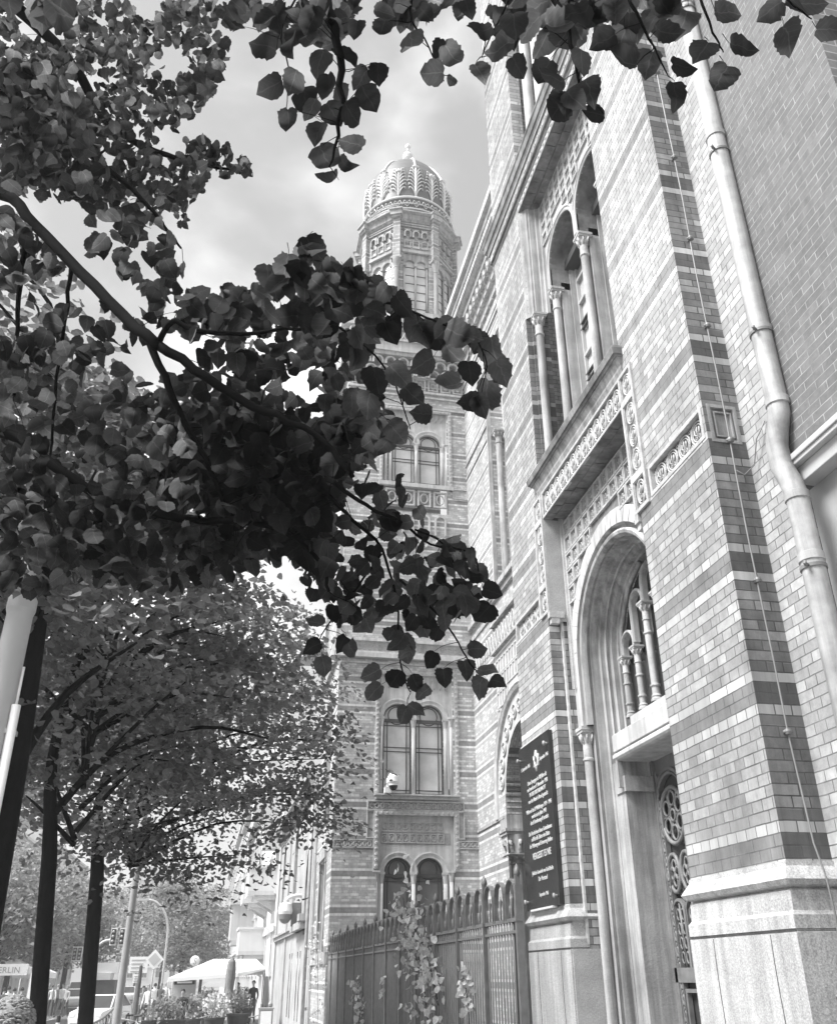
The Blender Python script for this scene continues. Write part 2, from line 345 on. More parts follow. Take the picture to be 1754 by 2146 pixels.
# --- upper window bay
ub = MB(); fquad(ub, F, 6.62, 9.25, 11.77, 11.90); ub.box(SX, 3.9, 6.62, 9.25, 11.9, 12.3)
uw = ub.build('upper_window_bay', [STONEL], syn)
m = MB()                                                             # brick jambs under the capitals, beaded chamfer above them
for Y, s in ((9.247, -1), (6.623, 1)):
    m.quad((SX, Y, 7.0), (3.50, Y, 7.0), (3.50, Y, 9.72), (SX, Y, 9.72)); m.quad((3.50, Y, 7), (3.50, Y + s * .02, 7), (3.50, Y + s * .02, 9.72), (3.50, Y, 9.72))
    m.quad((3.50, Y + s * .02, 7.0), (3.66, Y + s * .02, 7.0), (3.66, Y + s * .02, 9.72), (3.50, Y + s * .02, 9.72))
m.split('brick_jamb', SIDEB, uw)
m = MB()
for Y, s in ((9.247, -1), (6.623, 1)):
    m.quad((SX, Y, 9.72), (3.49, Y + s * .085, 9.72), (3.49, Y + s * .085, 11.77), (SX, Y, 11.77))
    P_ = [(3.49, .085), (3.50, .10), (3.50, .12), (3.53, .12), (3.535, .135), (3.62, .145), (3.63, .165), (3.67, .17), (3.68, .20), (3.72, .21)]
    for (xa, a), (xb, b) in zip(P_, P_[1:]): m.quad((xa, Y + s * a, 9.72), (xb, Y + s * b, 9.72), (xb, Y + s * b, 11.77), (xa, Y + s * a, 11.77))
m.split('stone_jamb', STONE, uw)
m = MB()
for Y, s in ((9.25, -1), (6.62, 1)):
    for i in range(17):
        z = 9.8 + i * .118; c = np.array([3.455, Y + s * .0425, z])
        lathe(m, 0, 0, [(0, -.012), (.02, -.008), (.022, 0), (.012, .008), (0, .012)], 6)
        k = 6 * 2 * 4
        m.v[-k:] = [(c[0] + p[2] * .5 * -.77 + p[0] * .5 * .77, c[1] + s * (-.64 * abs(p[2])) * 0 + p[0] * .64 * s * .6, c[2] + p[1]) for p in m.v[-k:]]
m.split('bead_moulding', TERRAD, uw)
m = MB(); fquad(m, FX(SX - .004), 6.62, 9.25, 11.79, 11.885)
for i in range(23): oval(m, FX(SX - .006), 6.7 + i * .11, 11.838, .018, .018, 0, .01, 6, 4)
m.build('beaded_band', TERRA, uw)
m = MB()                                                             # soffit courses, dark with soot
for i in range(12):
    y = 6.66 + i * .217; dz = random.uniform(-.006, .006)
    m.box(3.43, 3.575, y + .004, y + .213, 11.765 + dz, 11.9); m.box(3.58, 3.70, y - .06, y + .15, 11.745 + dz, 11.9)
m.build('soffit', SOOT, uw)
# arch panel with two lights
m = MB(); AR = [(8.46, 10.42, .47), (7.40, 10.42, .47)]; Fp = FX(3.72)
arch_panel(m, Fp, 6.82, 9.05, 10.08, 11.76, AR, 0, .34, 0, 1)
for a in AR: sweep(m, Fp, a[0], a[1], [(.56, 0), (.56, -.02), (.53, -.025), (.52, -.008), (.50, -.008), (.49, -.02), (.47, -.012), (.47, .02)], 10.1)
m.build('arch_panel', [STONEL, SOOT], uw)
m = MB()
for i in range(11):
    for j in range(6):
        y = 6.84 + i * .2015; z = 10.55 + j * .2
        if min(math.hypot(y + .1 - a[0], z + .1 - a[1]) for a in AR) < .665 or z > 11.7: continue
        panel(m, Fp, y + .005, y + .197, z + .005, z + .195, .022, -.028, .01)
        for s in (-1, 1):
            for q in (-1, 1): oval(m, Fp, y + .1 + s * .03, z + .1 + q * .034, .02, .026, -.006, .007, 6, 3)
        oval(m, Fp, y + .1, z + .1, .06, .06, -.004, .006, 10, 3)
m.build('coffer_relief', TERRA, uw)
m = MB()
for i in range(11):
    for j in range(6):
        y = 6.84 + i * .2015; z = 10.55 + j * .2
        if min(math.hypot(y + .1 - a[0], z + .1 - a[1]) for a in AR) < .665: continue
        fquad(m, Fp, y + .02, y + .18, z + .02, z + .18, -.003)
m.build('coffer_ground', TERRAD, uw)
def capital(m, x, y, z, r, h):                                        # leafy capital with a square abacus, top at z
    a = r * 1.75
    m.box(x - a, x + a, y - a, y + a, z - h * .10, z); m.box(x - a * .9, x + a * .9, y - a * .9, y + a * .9, z - h * .18, z - h * .1)
    lathe(m, x, y, [(r * .95, z - h), (r * 1.2, z - h * .97), (r * 1.2, z - h * .92), (r, z - h * .9), (r, z - h * .5), (r * 1.1, z - h * .45), (r * 1.5, z - h * .18)], 12)
    for i in range(8):
        t = math.pi * i / 4 + .4; c, s = math.cos(t), math.sin(t); R = r * (1.2 if i % 2 else 1.35)
        tube(m, [(x + c * r * 1.02, y + s * r * 1.02, z - h * .48), (x + c * R * 1.08, y + s * R * 1.08, z - h * .34), (x + c * R * 1.3, y + s * R * 1.3, z - h * .22), (x + c * R * 1.2, y + s * R * 1.2, z - h * .30)], [r * .22, r * .3, r * .2, r * .1], 5)
def column(par, x, y, z0, z1, r, h, mat=STONE, capmat=None, rings=(), base=True):
    m = MB(); zc = z1 - h
    P_ = [(r * 1.5, z0), (r * 1.5, z0 + r * .6), (r * 1.2, z0 + r), (r * 1.35, z0 + r * 1.4), (r, z0 + r * 1.9)] if base else [(r, z0)]
    for q in rings: P_ += [(r, q - r * .5), (r * 1.3, q - r * .3), (r * 1.3, q + r * .1), (r, q + r * .3)]
    P_ += [(r * .96, zc)]
    lathe(m, x, y, P_, 16); c = m.build('column', mat, par)
    m = MB(); capital(m, x, y, z1, r, h); m.build('capital', capmat or TERRA, par)
for y in (8.99, 7.93, 6.87): column(uw, 3.80, y, 7.18, 10.09, .055, .36)
for y in (9.165, 6.705): column(uw, 3.575, y, 7.18, 9.74, .056, .36)
m = MB()                                                             # jambs between the columns and the glass
for a, b in ((8.93, 9.3), (7.87, 7.99), (6.55, 6.93)):
    m.box(3.865, 4.0, a, b, 7.1, 10.2); m.box(4.0, 4.09, a - .02, b + .02, 7.1, 10.6)
m.build('window_jamb', STONE, uw)
m = MB()
for uc in (8.46, 7.40):
    Fw = FX(4.10); arch_fill(m, Fw, uc, 10.42, .49, 7.1, .03)
wg = m.build('window', GLASSW, uw)
m = MB()
for uc in (8.46, 7.40):
    for a in (-.47, -.03, .42): fbox(m, Fw, uc + a, uc + a + .05, 7.1, 10.8, -.02, .03)
    for z in (8.0, 8.9, 9.8, 10.2): fbox(m, Fw, uc - .47, uc + .47, z, z + .045, -.018, .03)
m.build('window_frame', FRAMEW, wg)
m = MB()
for uc in (8.46, 7.40):
    fbox(m, Fw, uc - .47, uc + .47, 10.44, 10.56, -.16, .02)
    for z in (7.6, 7.7, 8.5, 8.6, 9.35, 9.45): fbox(m, Fw, uc - .47, uc + .47, z, z + .022, -.022, .02)
m.build('transom', LEAD, wg)
# --- sill, frieze and the frame of the portal
m = MB()
for z0, z1, p0, p1, mi in ((7.05, 7.05, 0, .075, 1), (7.05, 7.08, .075, .085, 1), (7.08, 7.08, .085, .10, 1), (7.08, 7.15, .10, .115, 1), (7.15, 7.18, .115, .10, 1), (7.18, 7.2, .10, -.45, 0), (6.97, 7.05, .02, .06, 0), (6.94, 6.97, .02, .02, 0), (6.88, 6.94, .0, .02, 0)):
    ya, yb = 6.60 - p0 * .5, 9.27 + p0; yc, yd = 6.60 - p1 * .5, 9.27 + p1
    m.add([(SX - p0, ya, z0), (SX - p0, yb, z0), (SX - p1, yd, z1), (SX - p1, yc, z1), (SX, ya, z0), (SX, yb, z0), (SX, yd, z1), (SX, yc, z1)], [(0, 1, 2, 3), (0, 3, 7, 4), (1, 5, 6, 2)], mi)
sl = m.build('window_sill', [STONE, SOOT], syn)
m = MB(); wall(m, F, 6.70, 9.17, 6.53, 6.89, [], .03); m.box(SX + .035, 3.75, 6.64, 9.23, 6.56, 6.89)
pf = m.build('portal_frame', [TERRAD], syn)
m = MB(); roundels(m, F, 6.76, 9.13, 6.56, 6.86, 13, .022); panel(m, F, 6.70, 9.17, 6.53, 6.89, .03, -.004, .03)
for a in (6.40, 9.17):
    for z0, z1, n in ((6.53, 6.87, 1), (5.68, 6.53, 3), (5.32, 5.68, 1)):
        roundels(m, F, a + .05, a + .25, z0 + .04, z1 - .04, n, -.002); panel(m, F, a, a + .30, z0, z1, .038, -.022, .02); panel(m, F, a + .035, a + .265, z0 + .035, z1 - .035, .012, -.012, .02)
for Y in (6.69, 9.18): m.box(SX - .02, SX + .16, Y - .04, Y + .04, 5.24, 5.32); m.box(SX, SX + .10, Y - .035, Y + .035, 5.17, 5.24)
m.build('frame_relief', TERRA, pf)
m = MB()
for a in (6.40, 9.17): fquad(m, F, a + .01, a + .29, 5.33, 6.86, .012); m.box(SX + .012, 3.6, a + .0, a + .30, 5.32, 6.88)
m.split('frame_ground', TERRAD, pf)
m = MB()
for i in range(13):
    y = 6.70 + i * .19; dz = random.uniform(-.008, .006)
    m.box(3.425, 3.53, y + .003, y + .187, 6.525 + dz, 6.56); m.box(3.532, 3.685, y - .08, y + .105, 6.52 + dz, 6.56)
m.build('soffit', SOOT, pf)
# --- the portal: stepped brick jambs, spandrel, archivolt, tracery, lintel, door
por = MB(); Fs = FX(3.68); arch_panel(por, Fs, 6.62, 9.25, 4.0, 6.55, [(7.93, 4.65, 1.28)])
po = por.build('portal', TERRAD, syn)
m = MB()
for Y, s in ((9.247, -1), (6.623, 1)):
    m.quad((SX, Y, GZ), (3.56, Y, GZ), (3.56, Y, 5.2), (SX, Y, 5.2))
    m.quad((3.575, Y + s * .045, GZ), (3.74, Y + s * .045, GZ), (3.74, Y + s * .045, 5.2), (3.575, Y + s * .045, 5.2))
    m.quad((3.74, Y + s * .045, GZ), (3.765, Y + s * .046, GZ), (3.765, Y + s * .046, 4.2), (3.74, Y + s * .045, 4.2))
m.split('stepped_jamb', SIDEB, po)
m = MB()
for Y, s in ((9.25, -1), (6.62, 1)):
    for i in range(67):
        z = 1.84 + i * .0505
        m.box(3.555, 3.578, min(Y + s * .002, Y + s * .05), max(Y + s * .002, Y + s * .05), z, z + .049)
m.split('glazed_arris', M_plain('white_glazed_brick', .50, .4, .35, 14), po)
m = MB()
for Y, s in ((9.25, -1), (6.62, 1)):
    a, b = sorted((Y, Y + s * .06)); m.box(SX - .03, 3.745, a, b, GZ, 1.80); m.box(SX, 3.56, min(Y, Y + s * .02), max(Y, Y + s * .02), 1.8, 2.16)
    P_ = [(3.61, .08), (3.625, .085), (3.63, .10), (3.65, .105), (3.655, .125), (3.68, .13)]
    for (xa, a), (xb, b) in zip(P_, P_[1:]): m.quad((xa, Y + s * a, 4.4), (xb, Y + s * b, 4.4), (xb, Y + s * b, 6.55), (xa, Y + s * a, 6.55))
    m.quad((3.43, Y + s * .084, 5.2), (3.61, Y + s * .084, 5.2), (3.61, Y + s * .084, 6.52), (3.43, Y + s * .084, 6.52))
m.split('jamb_stone', GRAND, po)
m = MB()
for i in range(12):
    for j in range(10):
        y = 6.735 + i * .2; z = 4.32 + j * .216
        if math.hypot(y + .1 - 7.93, z + .1 - 4.65) < 1.36 or y > 9.1: continue
        panel(m, Fs, y + .006, y + .194, z + .006, z + .208, .02, -.03, .01)
        for s in (-1, 1):
            for q in (-1, 1): oval(m, Fs, y + .1 + s * .032, z + .1 + q * .036, .022, .03, -.008, .008, 7, 3)
        oval(m, Fs, y + .1, z + .107, .068, .075, -.005, .006, 10, 3); oval(m, Fs, y + .1, z + .107, .015, .015, -.01, .008, 6, 3)
m.build('coffer_relief', TERRA, po)
m = MB(); PR = [(1.30, .29), (1.30, .235), (1.125, .235), (1.12, .30), (1.07, .31), (1.065, .255), (1.04, .235), (1.01, .245), (.99, .30), (1.01, .335), (1.0, .35), (1.0, .44), (.965, .45), (.965, .50), (.95, .515), (.97, .53), (.975, .555), (.945, .57), (.93, .575), (.93, .63), (.905, .64), (.90, .72)]
sweep(m, F, 7.93, 4.65, PR[2:9], 3.95, 40); sweep(m, F, 7.93, 4.65, [(1.27, .328), (1.0, .325)] + PR[8:], GZ, 40)
m.build('archivolt', STONE, po)
m = MB(); sweep(m, F, 7.93, 4.65, PR[:3], 3.95, 24)
for i in range(1, 24):
    a = math.pi * i / 24; c, s = math.cos(a), math.sin(a)
    tube(m, [F.p(7.93 - 1.13 * c, 4.65 + 1.13 * s, .233), F.p(7.93 - 1.29 * c, 4.65 + 1.29 * s, .233)], .003, 4)
m.build('voussoirs', STONEL, po)
for y in (9.085, 6.775): column(po, 3.695, y, GZ, 3.95, .052, .36)
# lintel and door jambs
m = MB(); yl, yr = 8.66, 7.20
prof = [(4.12, 3.985), (4.03, 3.98), (4.03, 3.79), (3.83, 3.785), (3.80, 3.765), (3.80, 3.60), (3.83, 3.595), (3.83, 3.585), (3.80, 3.575), (3.785, 3.56), (3.785, 3.53), (3.80, 3.51), (3.83, 3.50), (4.3, 3.50)]
for (xa, za), (xb, zb) in zip(prof, prof[1:]): m.quad((xa, yr, za), (xa, yl, za), (xb, yl, zb), (xb, yr, zb))
for Y in (yl, yr): m.add([(x, Y, z) for x, z in prof], [tuple(range(len(prof)))])
m.build('lintel', STONEL, po)
m = MB()
for s in (1, -1):
    Y = 7.93 + s * .67; a, b = sorted((Y, Y + s * .26)); m.box(3.86, 4.3, a, b, GZ, 3.52)
    a, b = sorted((Y - s * .05, Y + s * .2)); m.box(3.845, 4.16, a, b, 3.20, 3.35)
    lathe(m, 3.86, 0, [(0, 0), (.0, 0)], 3)
    a, b = sorted((Y - s * .01, Y + s * .03)); m.box(3.80, 3.86, a, b, 3.24, 3.52)
m.split('door_jamb', STONE, po)
# tracery in the arch head
m = MB(); Ft = FX(4.07)
lights = [(7.93, 5.28, .135), (8.25, 5.10, .135), (7.61, 5.10, .135), (8.57, 4.74, .135), (7.29, 4.74, .135)]
for uc, zs, r in lights:
    sweep(m, Ft, uc, zs, [(r + .035, .05), (r + .035, -.02), (r + .01, -.025), (r, -.005), (r, .06)], 4.66 if uc in (8.57, 7.29) else 4.72, 18)
for s in (-1, 1): tube(m, [Ft.p(7.93 + s * .86, 4.6, .01), Ft.p(7.93 + s * .80, 5.0, .01), Ft.p(7.93 + s * .5, 5.38, .01), Ft.p(7.93 + s * .15, 5.52, .01)], .03, 6)
m.build('tracery', STONE, po)
m = MB(); arch_fill(m, F, 7.93, 4.65, .905, 3.9, .735); m.build('window', GLASSD, po)
for s in (-1, 1):
    column(po, 4.08, 7.93 + s * .80, 3.99, 4.66, .036, .19, rings=(4.14, 4.36)); column(po, 4.08, 7.93 + s * .48, 3.99, 4.68, .036, .19, rings=(4.14, 4.36)); column(po, 4.08, 7.93 + s * .16, 3.99, 5.06, .04, .21, rings=(4.16, 4.72))
# doors of pierced metal
FD = FX(4.19)
m = MB(); fquad(m, FD, 7.2, 8.66, GZ, 3.52, .06); m.build('door_recess', GLASSD, po)
for sd in (1, -1):
    y0, y1 = (7.935, 8.60) if sd > 0 else (7.26, 7.925); yc = (y0 + y1) / 2; m = MB()
    for a, b, c, e in ((y0, y0 + .05, GZ, 3.5), (y1 - .05, y1, GZ, 3.5), (y0, y1, GZ, .1), (y0, y1, 1.5, 1.62), (y0, y1, .75, .85)): fbox(m, FD, a, b, c, e, -.035, .03)
    arch_panel(m, FD, y0 + .05, y1 - .05, 3.0, 3.5, [(yc, 3.05, .265)], .0, .03)
    sweep(m, FD, yc, 3.05, [(.33, 0), (.33, -.03), (.305, -.035), (.30, -.01), (.29, -.01), (.285, -.03), (.265, -.02), (.265, .02)], 1.62)
    oval(m, FD, yc, 2.93, .235, .26, -.01, .022, 20, 6); oval(m, FD, yc, 2.93, .05, .055, -.01, .014, 10, 5)
    for i in range(6):
        a = math.pi * i / 3 + .5; oval(m, FD, yc + .145 * math.cos(a), 2.93 + .16 * math.sin(a), .062, .07, -.006, .013, 10, 5)
        tube(m, [FD.p(yc + .05 * math.cos(a + .52), 2.93 + .055 * math.sin(a + .52), 0), FD.p(yc + .23 * math.cos(a + .52), 2.93 + .255 * math.sin(a + .52), 0)], .012, 5)
    for s in (-1, 1):
        oval(m, FD, yc + s * .13, 2.42, .115, .17, -.006, .02, 14, 6)
        for q in range(4): oval(m, FD, yc + s * .13 + .045 * math.cos(q * 1.571), 2.42 + .065 * math.sin(q * 1.571), .04, .055, 0, .012, 9, 5)
        sweep(m, FD, yc + s * .13, 2.08, [(.12, .02), (.12, -.015), (.095, -.02), (.095, .02)], 1.62, 12)
        column_x = FD.p(yc + s * .13, 0)[1]
        tube(m, [FD.p(yc + s * .13, 2.16, 0), FD.p(yc + s * .13, 1.62, 0)], .012, 5)
        for z in (1.7, 1.82, 1.94, 2.06): oval(m, FD, yc + s * .085, z, .03, .05, 0, .009, 8, 4); oval(m, FD, yc + s * .175, z, .03, .05, 0, .009, 8, 4)
    for z in np.arange(-.2, 3.4, .13):
        for yy in (y0 + .095, y1 - .095):
            if z < 1.5 or True: oval(m, FD, yy, z, .018, .045, -.022, .009, 7, 4); oval(m, FD, yy + .012, z + .06, .008, .02, -.022, .006, 5, 3)
    for a in (y0 + .065, y0 + .125, y1 - .125, y1 - .065): fbox(m, FD, a - .006, a + .006, .1, 3.1, -.03, .02)
    fbox(m, FD, y0 + .13, y1 - .13, .12, .72, -.01, .03); panel(m, FD, y0 + .15, y1 - .15, .9, 1.45, .03, -.025, .02)
    dr = m.build('door', DOORM, po)
    m = MB(); fquad(m, FD, y0 + .05, y1 - .05, .1, 3.5, .035); m.build('door_glass', GLASSD, dr)
# ================================================================= recessed middle wall between the towers
CX = 7.55; FC = FX(CX); CEN = (23.3, 19.3, 15.3)
m = MB()
holes = [(c - 1.72, c + 1.72, GZ, 10.2) for c in CEN] + [(c - 1.72, c + 1.72, 12.4, 21.5) for c in CEN]
wall(m, FC, 10.52, 28.1, GZ, 25.3, [(c - 2.1, c + 2.1, 7.2 if 0 else GZ, 10.25) for c in CEN] + [(c - 1.72, c + 1.72, 12.4, 21.5) for c in CEN])
for c in CEN:
    for s in (-1, 1): fquad(m, FC, *sorted((c + s * 1.68, c + s * 2.1)), GZ, 6.1)
    reveal(m, FC, c - 1.72, c + 1.72, 12.4, 21.5, 0, .55, 0, 'lrt')
    fquad(m, FX(CX + .55), c - 1.72, c + 1.72, 12.4, 21.5, 0, 1)
m.quad((CX, 10.5, 25.3), (CX + 5, 10.5, 25.3), (CX + 5, 28.1, 25.3), (CX, 28.1, 25.3))
hall = m.build('recessed_wall', [BRICKF, STONEL], syn)
STRIPE = M_brick('striped_reveal', .40, .62, .1, dark=.10, white=.6, rh=.985 / 13, soil=.2)
for c in CEN:
    m = MB(); arch_panel(m, FC, c - 2.1, c + 2.1, 6.1, 10.25, [(c, 6.1, 1.68)], .02)
    for i in range(15):
        for j in range(6):
            y = c - 2.05 + i * .275; z = 7.1 + j * .5
            if math.hypot(y + .13 - c, z + .25 - 6.3) > 2.75: panel(m, FC, y, y + .26, z, z + .48, .04, -.01, .03)
    sweep(m, FC, c, 6.3, [(2.55, .02), (2.55, -.07), (2.50, -.10), (2.45, -.06), (2.42, -.09), (2.36, -.06), (2.34, .02)], 5.5, 26)
    ap = m.build('entrance_arch', STONEL, hall)
    m = MB()
    for k in range(13):
        a = math.pi * (k + .5) / 13; oval(m, FC, c - 2.0 * math.cos(a), 6.2 + 2.0 * math.sin(a), .2, .2, 0, .03, 9, 4); oval(m, FC, c - 2.0 * math.cos(a), 6.2 + 2.0 * math.sin(a), .08, .08, 0, .03, 6, 4)
    m.build('arch_relief', TERRA, hall)
    m = MB(); n = 20; pts = [(c - 1.68, 5.5), *[(c - 1.68 * math.cos(math.pi * i / n), 6.1 + 1.68 * math.sin(math.pi * i / n)) for i in range(n + 1)], (c + 1.68, 5.5)]
    for (a, za), (b, zb) in zip(pts, pts[1:]): m.quad(FC.p(a, za, .02), FC.p(b, zb, .02), FC.p(b, zb, 1.1), FC.p(a, za, 1.1))
    for z in np.arange(5.55, 7.3, .16):                              # projecting courses of the striped reveal
        for s in (-1, 1):
            rr = 1.68 if z < 6.1 else math.sqrt(max(0, 1.68 ** 2 - (z - 6.1) ** 2))
            a, b = sorted((c + s * (rr - .03), c + s * (rr + .05))); fbox(m, FC, a, b, z, z + .035, .03, 1.1)
    m.build('striped_reveal', STRIPE, hall)
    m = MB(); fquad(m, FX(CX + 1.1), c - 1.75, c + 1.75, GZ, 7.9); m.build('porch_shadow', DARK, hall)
    m = MB()
    for s in (-1, 1):
        a, b = sorted((c + s * 1.60, c + s * 2.25)); fbox(m, FC, a, b, 5.16, 5.52, -.03, 1.05)
        a, b = sorted((c + s * 1.54, c + s * 2.3)); fbox(m, FC, a, b, 5.08, 5.16, -.08, 1.06); a, b = sorted((c + s * 1.58, c + s * 2.26)); fbox(m, FC, a, b, 5.0, 5.08, -.05, 1.05)
        lathe(m, CX + .32, c + s * 1.86, [(.25, 4.45), (.28, 4.6), (.34, 5.0)], 10)
        for k in range(8): a = k * .785; tube(m, [(CX + .32 + .27 * math.cos(a), c + s * 1.86 + .27 * math.sin(a), 4.55), (CX + .32 + .38 * math.cos(a), c + s * 1.86 + .38 * math.sin(a), 4.85), (CX + .32 + .35 * math.cos(a), c + s * 1.86 + .35 * math.sin(a), 4.7)], .06, 5)
    m.build('impost', STONE, hall)
    for s in (-1, 1): column(hall, CX + .32, c + s * 1.86, GZ, 4.5, .2, .25, STONE, STONE)
    # tall window over the arch
    m = MB(); fbox(m, FC, c - 2.2, c + 2.2, 12.12, 12.3, -.2, .05); fbox(m, FC, c - 2.2, c + 2.2, 11.95, 12.1, -.1, .05)
    for z in (10.3, 11.2): fbox(m, FC, c - 2.2, c + 2.2, z, z + .09, -.12, .03); fbox(m, FC, c - 2.2, c + 2.2, z + .11, z + .16, -.07, .03)
    for s in (-1, 1): fbox(m, FC, *sorted((c + s * 1.71, c + s * 1.8)), 12.42, 21.6, -.03, .1)
    m.build('window_sill', STONE, hall)
    for s in (-1, 1): column(hall, CX + .3, c + s * 1.5, 12.4, 18.2, .11, .5, STONE, STONE)
    m = MB()
    for i in range(28):
        for s in (-1, 1): oval(m, FX(CX + .52), c + s * 1.15, 12.7 + i * .3, .07, .07, 0, .03, 6, 4)
    for s in (-1, 1): fbox(m, FX(CX + .55), c + s * 1.15 - .12, c + s * 1.15 + .12, 12.4, 21.4, -.02, .05)
    m.build('bead_strip', STONEL, hall)
    m = MB(); fbox(m, FX(CX + .55), c - .95, c + .95, 12.4, 20.5, -.015, .1); m.build('window', GLASSW, hall)
m = MB()
for i in range(60): y = 10.6 + i * .29; oval(m, FC, y, 10.78, .1, .3, -.01, .025, 8, 4)
m.build('frieze_relief', TERRA, hall)
m = MB()
for y0, y1 in ((25.1, 28.08),): fbox(m, FC, y0, y1, 18.58, 18.64, -.05, .02, 0); fbox(m, FC, y0, y1, 18.05, 18.1, -.03, .02); fbox(m, FC, y0, y1, 12.02, 12.2, -.15, .02); fbox(m, FC, y0, y1, 11.6, 11.7, -.05, .02); fbox(m, FC, y0, y1, 5.45, 5.52, -.04, .02)
m.build('string_course', STONE, hall)
# corbel table and cornice
m = MB()
for i in range(36):
    y = 10.8 + i * .48
    for k in range(3): fbox(m, FC, y - .2 + k * .02, y + .2 - k * .02, 23.0 + k * .33, 23.35 + k * .33, -.1 - k * .16, .02)
    oval(m, FX(CX - .42), y + .24, 23.95, .2, .28, 0, .05, 10, 5)
fbox(m, FC, 10.6, 28.05, 24.05, 24.3, -.5, .02); fbox(m, FC, 10.6, 28.05, 22.2, 22.3, -.06, .02); fbox(m, FC, 10.6, 28.05, 22.5, 22.56, -.04, .02)
tube(m, [(CX - .5, 10.6, 24.5), (CX - .5, 28.05, 24.5)], .22, 10); fbox(m, FC, 10.6, 28.05, 24.75, 25.0, -.75, .02); fbox(m, FC, 10.6, 28.05, 25.0, 25.3, -.9, .02)
for i in range(110): oval(m, FX(CX - .71), 10.8 + i * .157, 24.5, .045, .14, 0, .022, 6, 3)
m.build('corbel_cornice', STONEL, hall)
# ================================================================= far tower
TX0, TX1, TY0, TY1 = 3.03, 7.57, 28.1, 32.65; T = FY(TY0)
m = MB()
H = [(4.40, 6.78, GZ, 5.95), (4.42, 6.80, 6.53, 10.35), (4.35, 6.80, 16.5, 20.95)]
wall(m, T, TX0, TX1, GZ, 24.9, H)
for h in H: reveal(m, T, *h, 0, .18, 1)
wall(m, FX(TX0), TY0, TY1, GZ, 24.9, [(29.6, 31.2, 2.3, 4.8), (29.6, 31.2, 6.6, 10)])
for h in ((29.6, 31.2, 2.3, 4.8), (29.6, 31.2, 6.6, 10)): reveal(m, FX(TX0), *h, 0, .3, 1); fquad(m, FX(TX0), *h, .3, 2)
m.quad((TX0, TY0, 24.9), (TX1 + 2, TY0, 24.9), (TX1 + 2, TY1, 24.9), (TX0, TY1, 24.9)); fquad(m, FY(TY1), TX0, TX1, GZ, 24.9)
tw = m.build('far_tower', [BRICKF, STONEL, GLASSD], syn)
m = MB()                                                             # trim on the street side of the far tower
FT = FX(TX0)
for a, b, c, e, p in ((29.2, 31.6, 6.1, 6.45, .14), (29.3, 31.5, 5.95, 6.1, .06), (29.4, 31.4, 4.85, 5.05, .08), (TY0, TY1, 10.9, 11.5, .12), (TY0, TY1, 1.9, 2.2, .08), (TY0, TY1, 5.0, 5.25, .02), (29.4, 29.6, 2.2, 4.85, .05), (31.2, 31.4, 2.2, 4.85, .05), (TY0, TY1, 20.9, 21.1, .1), (TY0, TY1, 23.2, 24.9, .35)): fbox(m, FT, a, b, c, e, -p, .02)
for a in (28.3, 32.2): fbox(m, FT, a, a + .3, 11.5, 21, -.12, .02)
m.build('street_side_trim', STONE, tw)
m = MB()
for x0, z0 in ((TX0, GZ),): fbox(m, T, TX0 - .04, TX1, GZ, 1.9, -.05, .02); fbox(m, T, TX0 - .05, TX1, 1.9, 2.1, -.07, .02)
m.build('granite_plinth', GRAN, tw)
def biforium(z0, zs, cs, r, glass, zt, par, low=False):
    m = MB(); Fb = T.n(.10); u0, u1 = 4.38, 6.82
    arch_panel(m, Fb, u0, u1, zs, zt, [(c, zs, r) for c in cs], 0, .12)
    for c in cs: sweep(m, Fb, c, zs, [(r + .17, 0), (r + .17, -.05), (r + .13, -.06), (r + .05, -.03), (r, -.03), (r, .05)], zs, 18)
    xs = [cs[0] - r - .075, (cs[0] + cs[1]) / 2, cs[1] + r + .075]
    for x in xs: m.box(x - .1, x + .1, TY0 + .04, TY0 + .24, zs - .05, zs + .02); tube(m, [(x, TY0 + .13, z0), (x, TY0 + .13, zs)], .065 if x == xs[1] else .07, 8); lathe(m, x, TY0 + .13, [(.07, zs - .3), (.08, zs - .2), (.1, zs - .05)], 8)
    for x in (xs[0] - .17, xs[2] + .17): tube(m, [(x, TY0 + .07, z0), (x, TY0 + .07, zs)], .06, 8); lathe(m, x, TY0 + .07, [(.065, zs - .25), (.1, zs)], 8); m.box(x - .11, x + .11, TY0 - .04, TY0 + .18, zs, zs + .06)
    for x in (u0 + .02, u1 - .12): fbox(m, Fb, x, x + .1, z0, zt, -.02, .1)
    w_ = m.build('twin_window', STONEL, tw)
    m = MB()
    for c in cs: arch_fill(m, T.n(.25), c, zs, r + .01, z0, 0)
    gl = m.build('pane', glass, w_)
    m = MB(); Fg = T.n(.24)
    for c in cs:
        oval(m, Fg, c, zs + r * .22, r * .62, r * .62, 0, .016, 20, 4)
        sweep(m, Fg, c, zs, [(r, 0), (r, -.03), (r - .045, -.03), (r - .045, 0)], z0, 14)
        fbox(m, Fg, c - r, c + r, zs - .12, zs - .02, -.05, .02)
        for x in (c - r * .68, c + r * .68): fbox(m, Fg, x - .012, x + .012, z0, zs - .1, -.012, .01)
        hh = zs - z0
        for z in (z0 + .06, z0 + .16, z0 + hh * .56, z0 + hh * .56 + .13, zs - .24): fbox(m, Fg, c - r, c + r, z, z + .024, -.012, .01)
        fbox(m, Fg, c - .012, c + .012, zs + r * .84, zs + r, -.012, .01)
    m.build('glazing_bars', LEAD, w_)
    return w_
W1 = biforium(1.5, 4.30, (5.05, 6.01), .43, GLASSM, 5.95, tw)
W2 = biforium(6.55, 8.97, (5.00, 6.05), .46, GLASSW, 10.35, tw)
W3 = biforium(17.7, 19.5, (5.16, 6.12), .45, GLASSW, 20.95, tw)
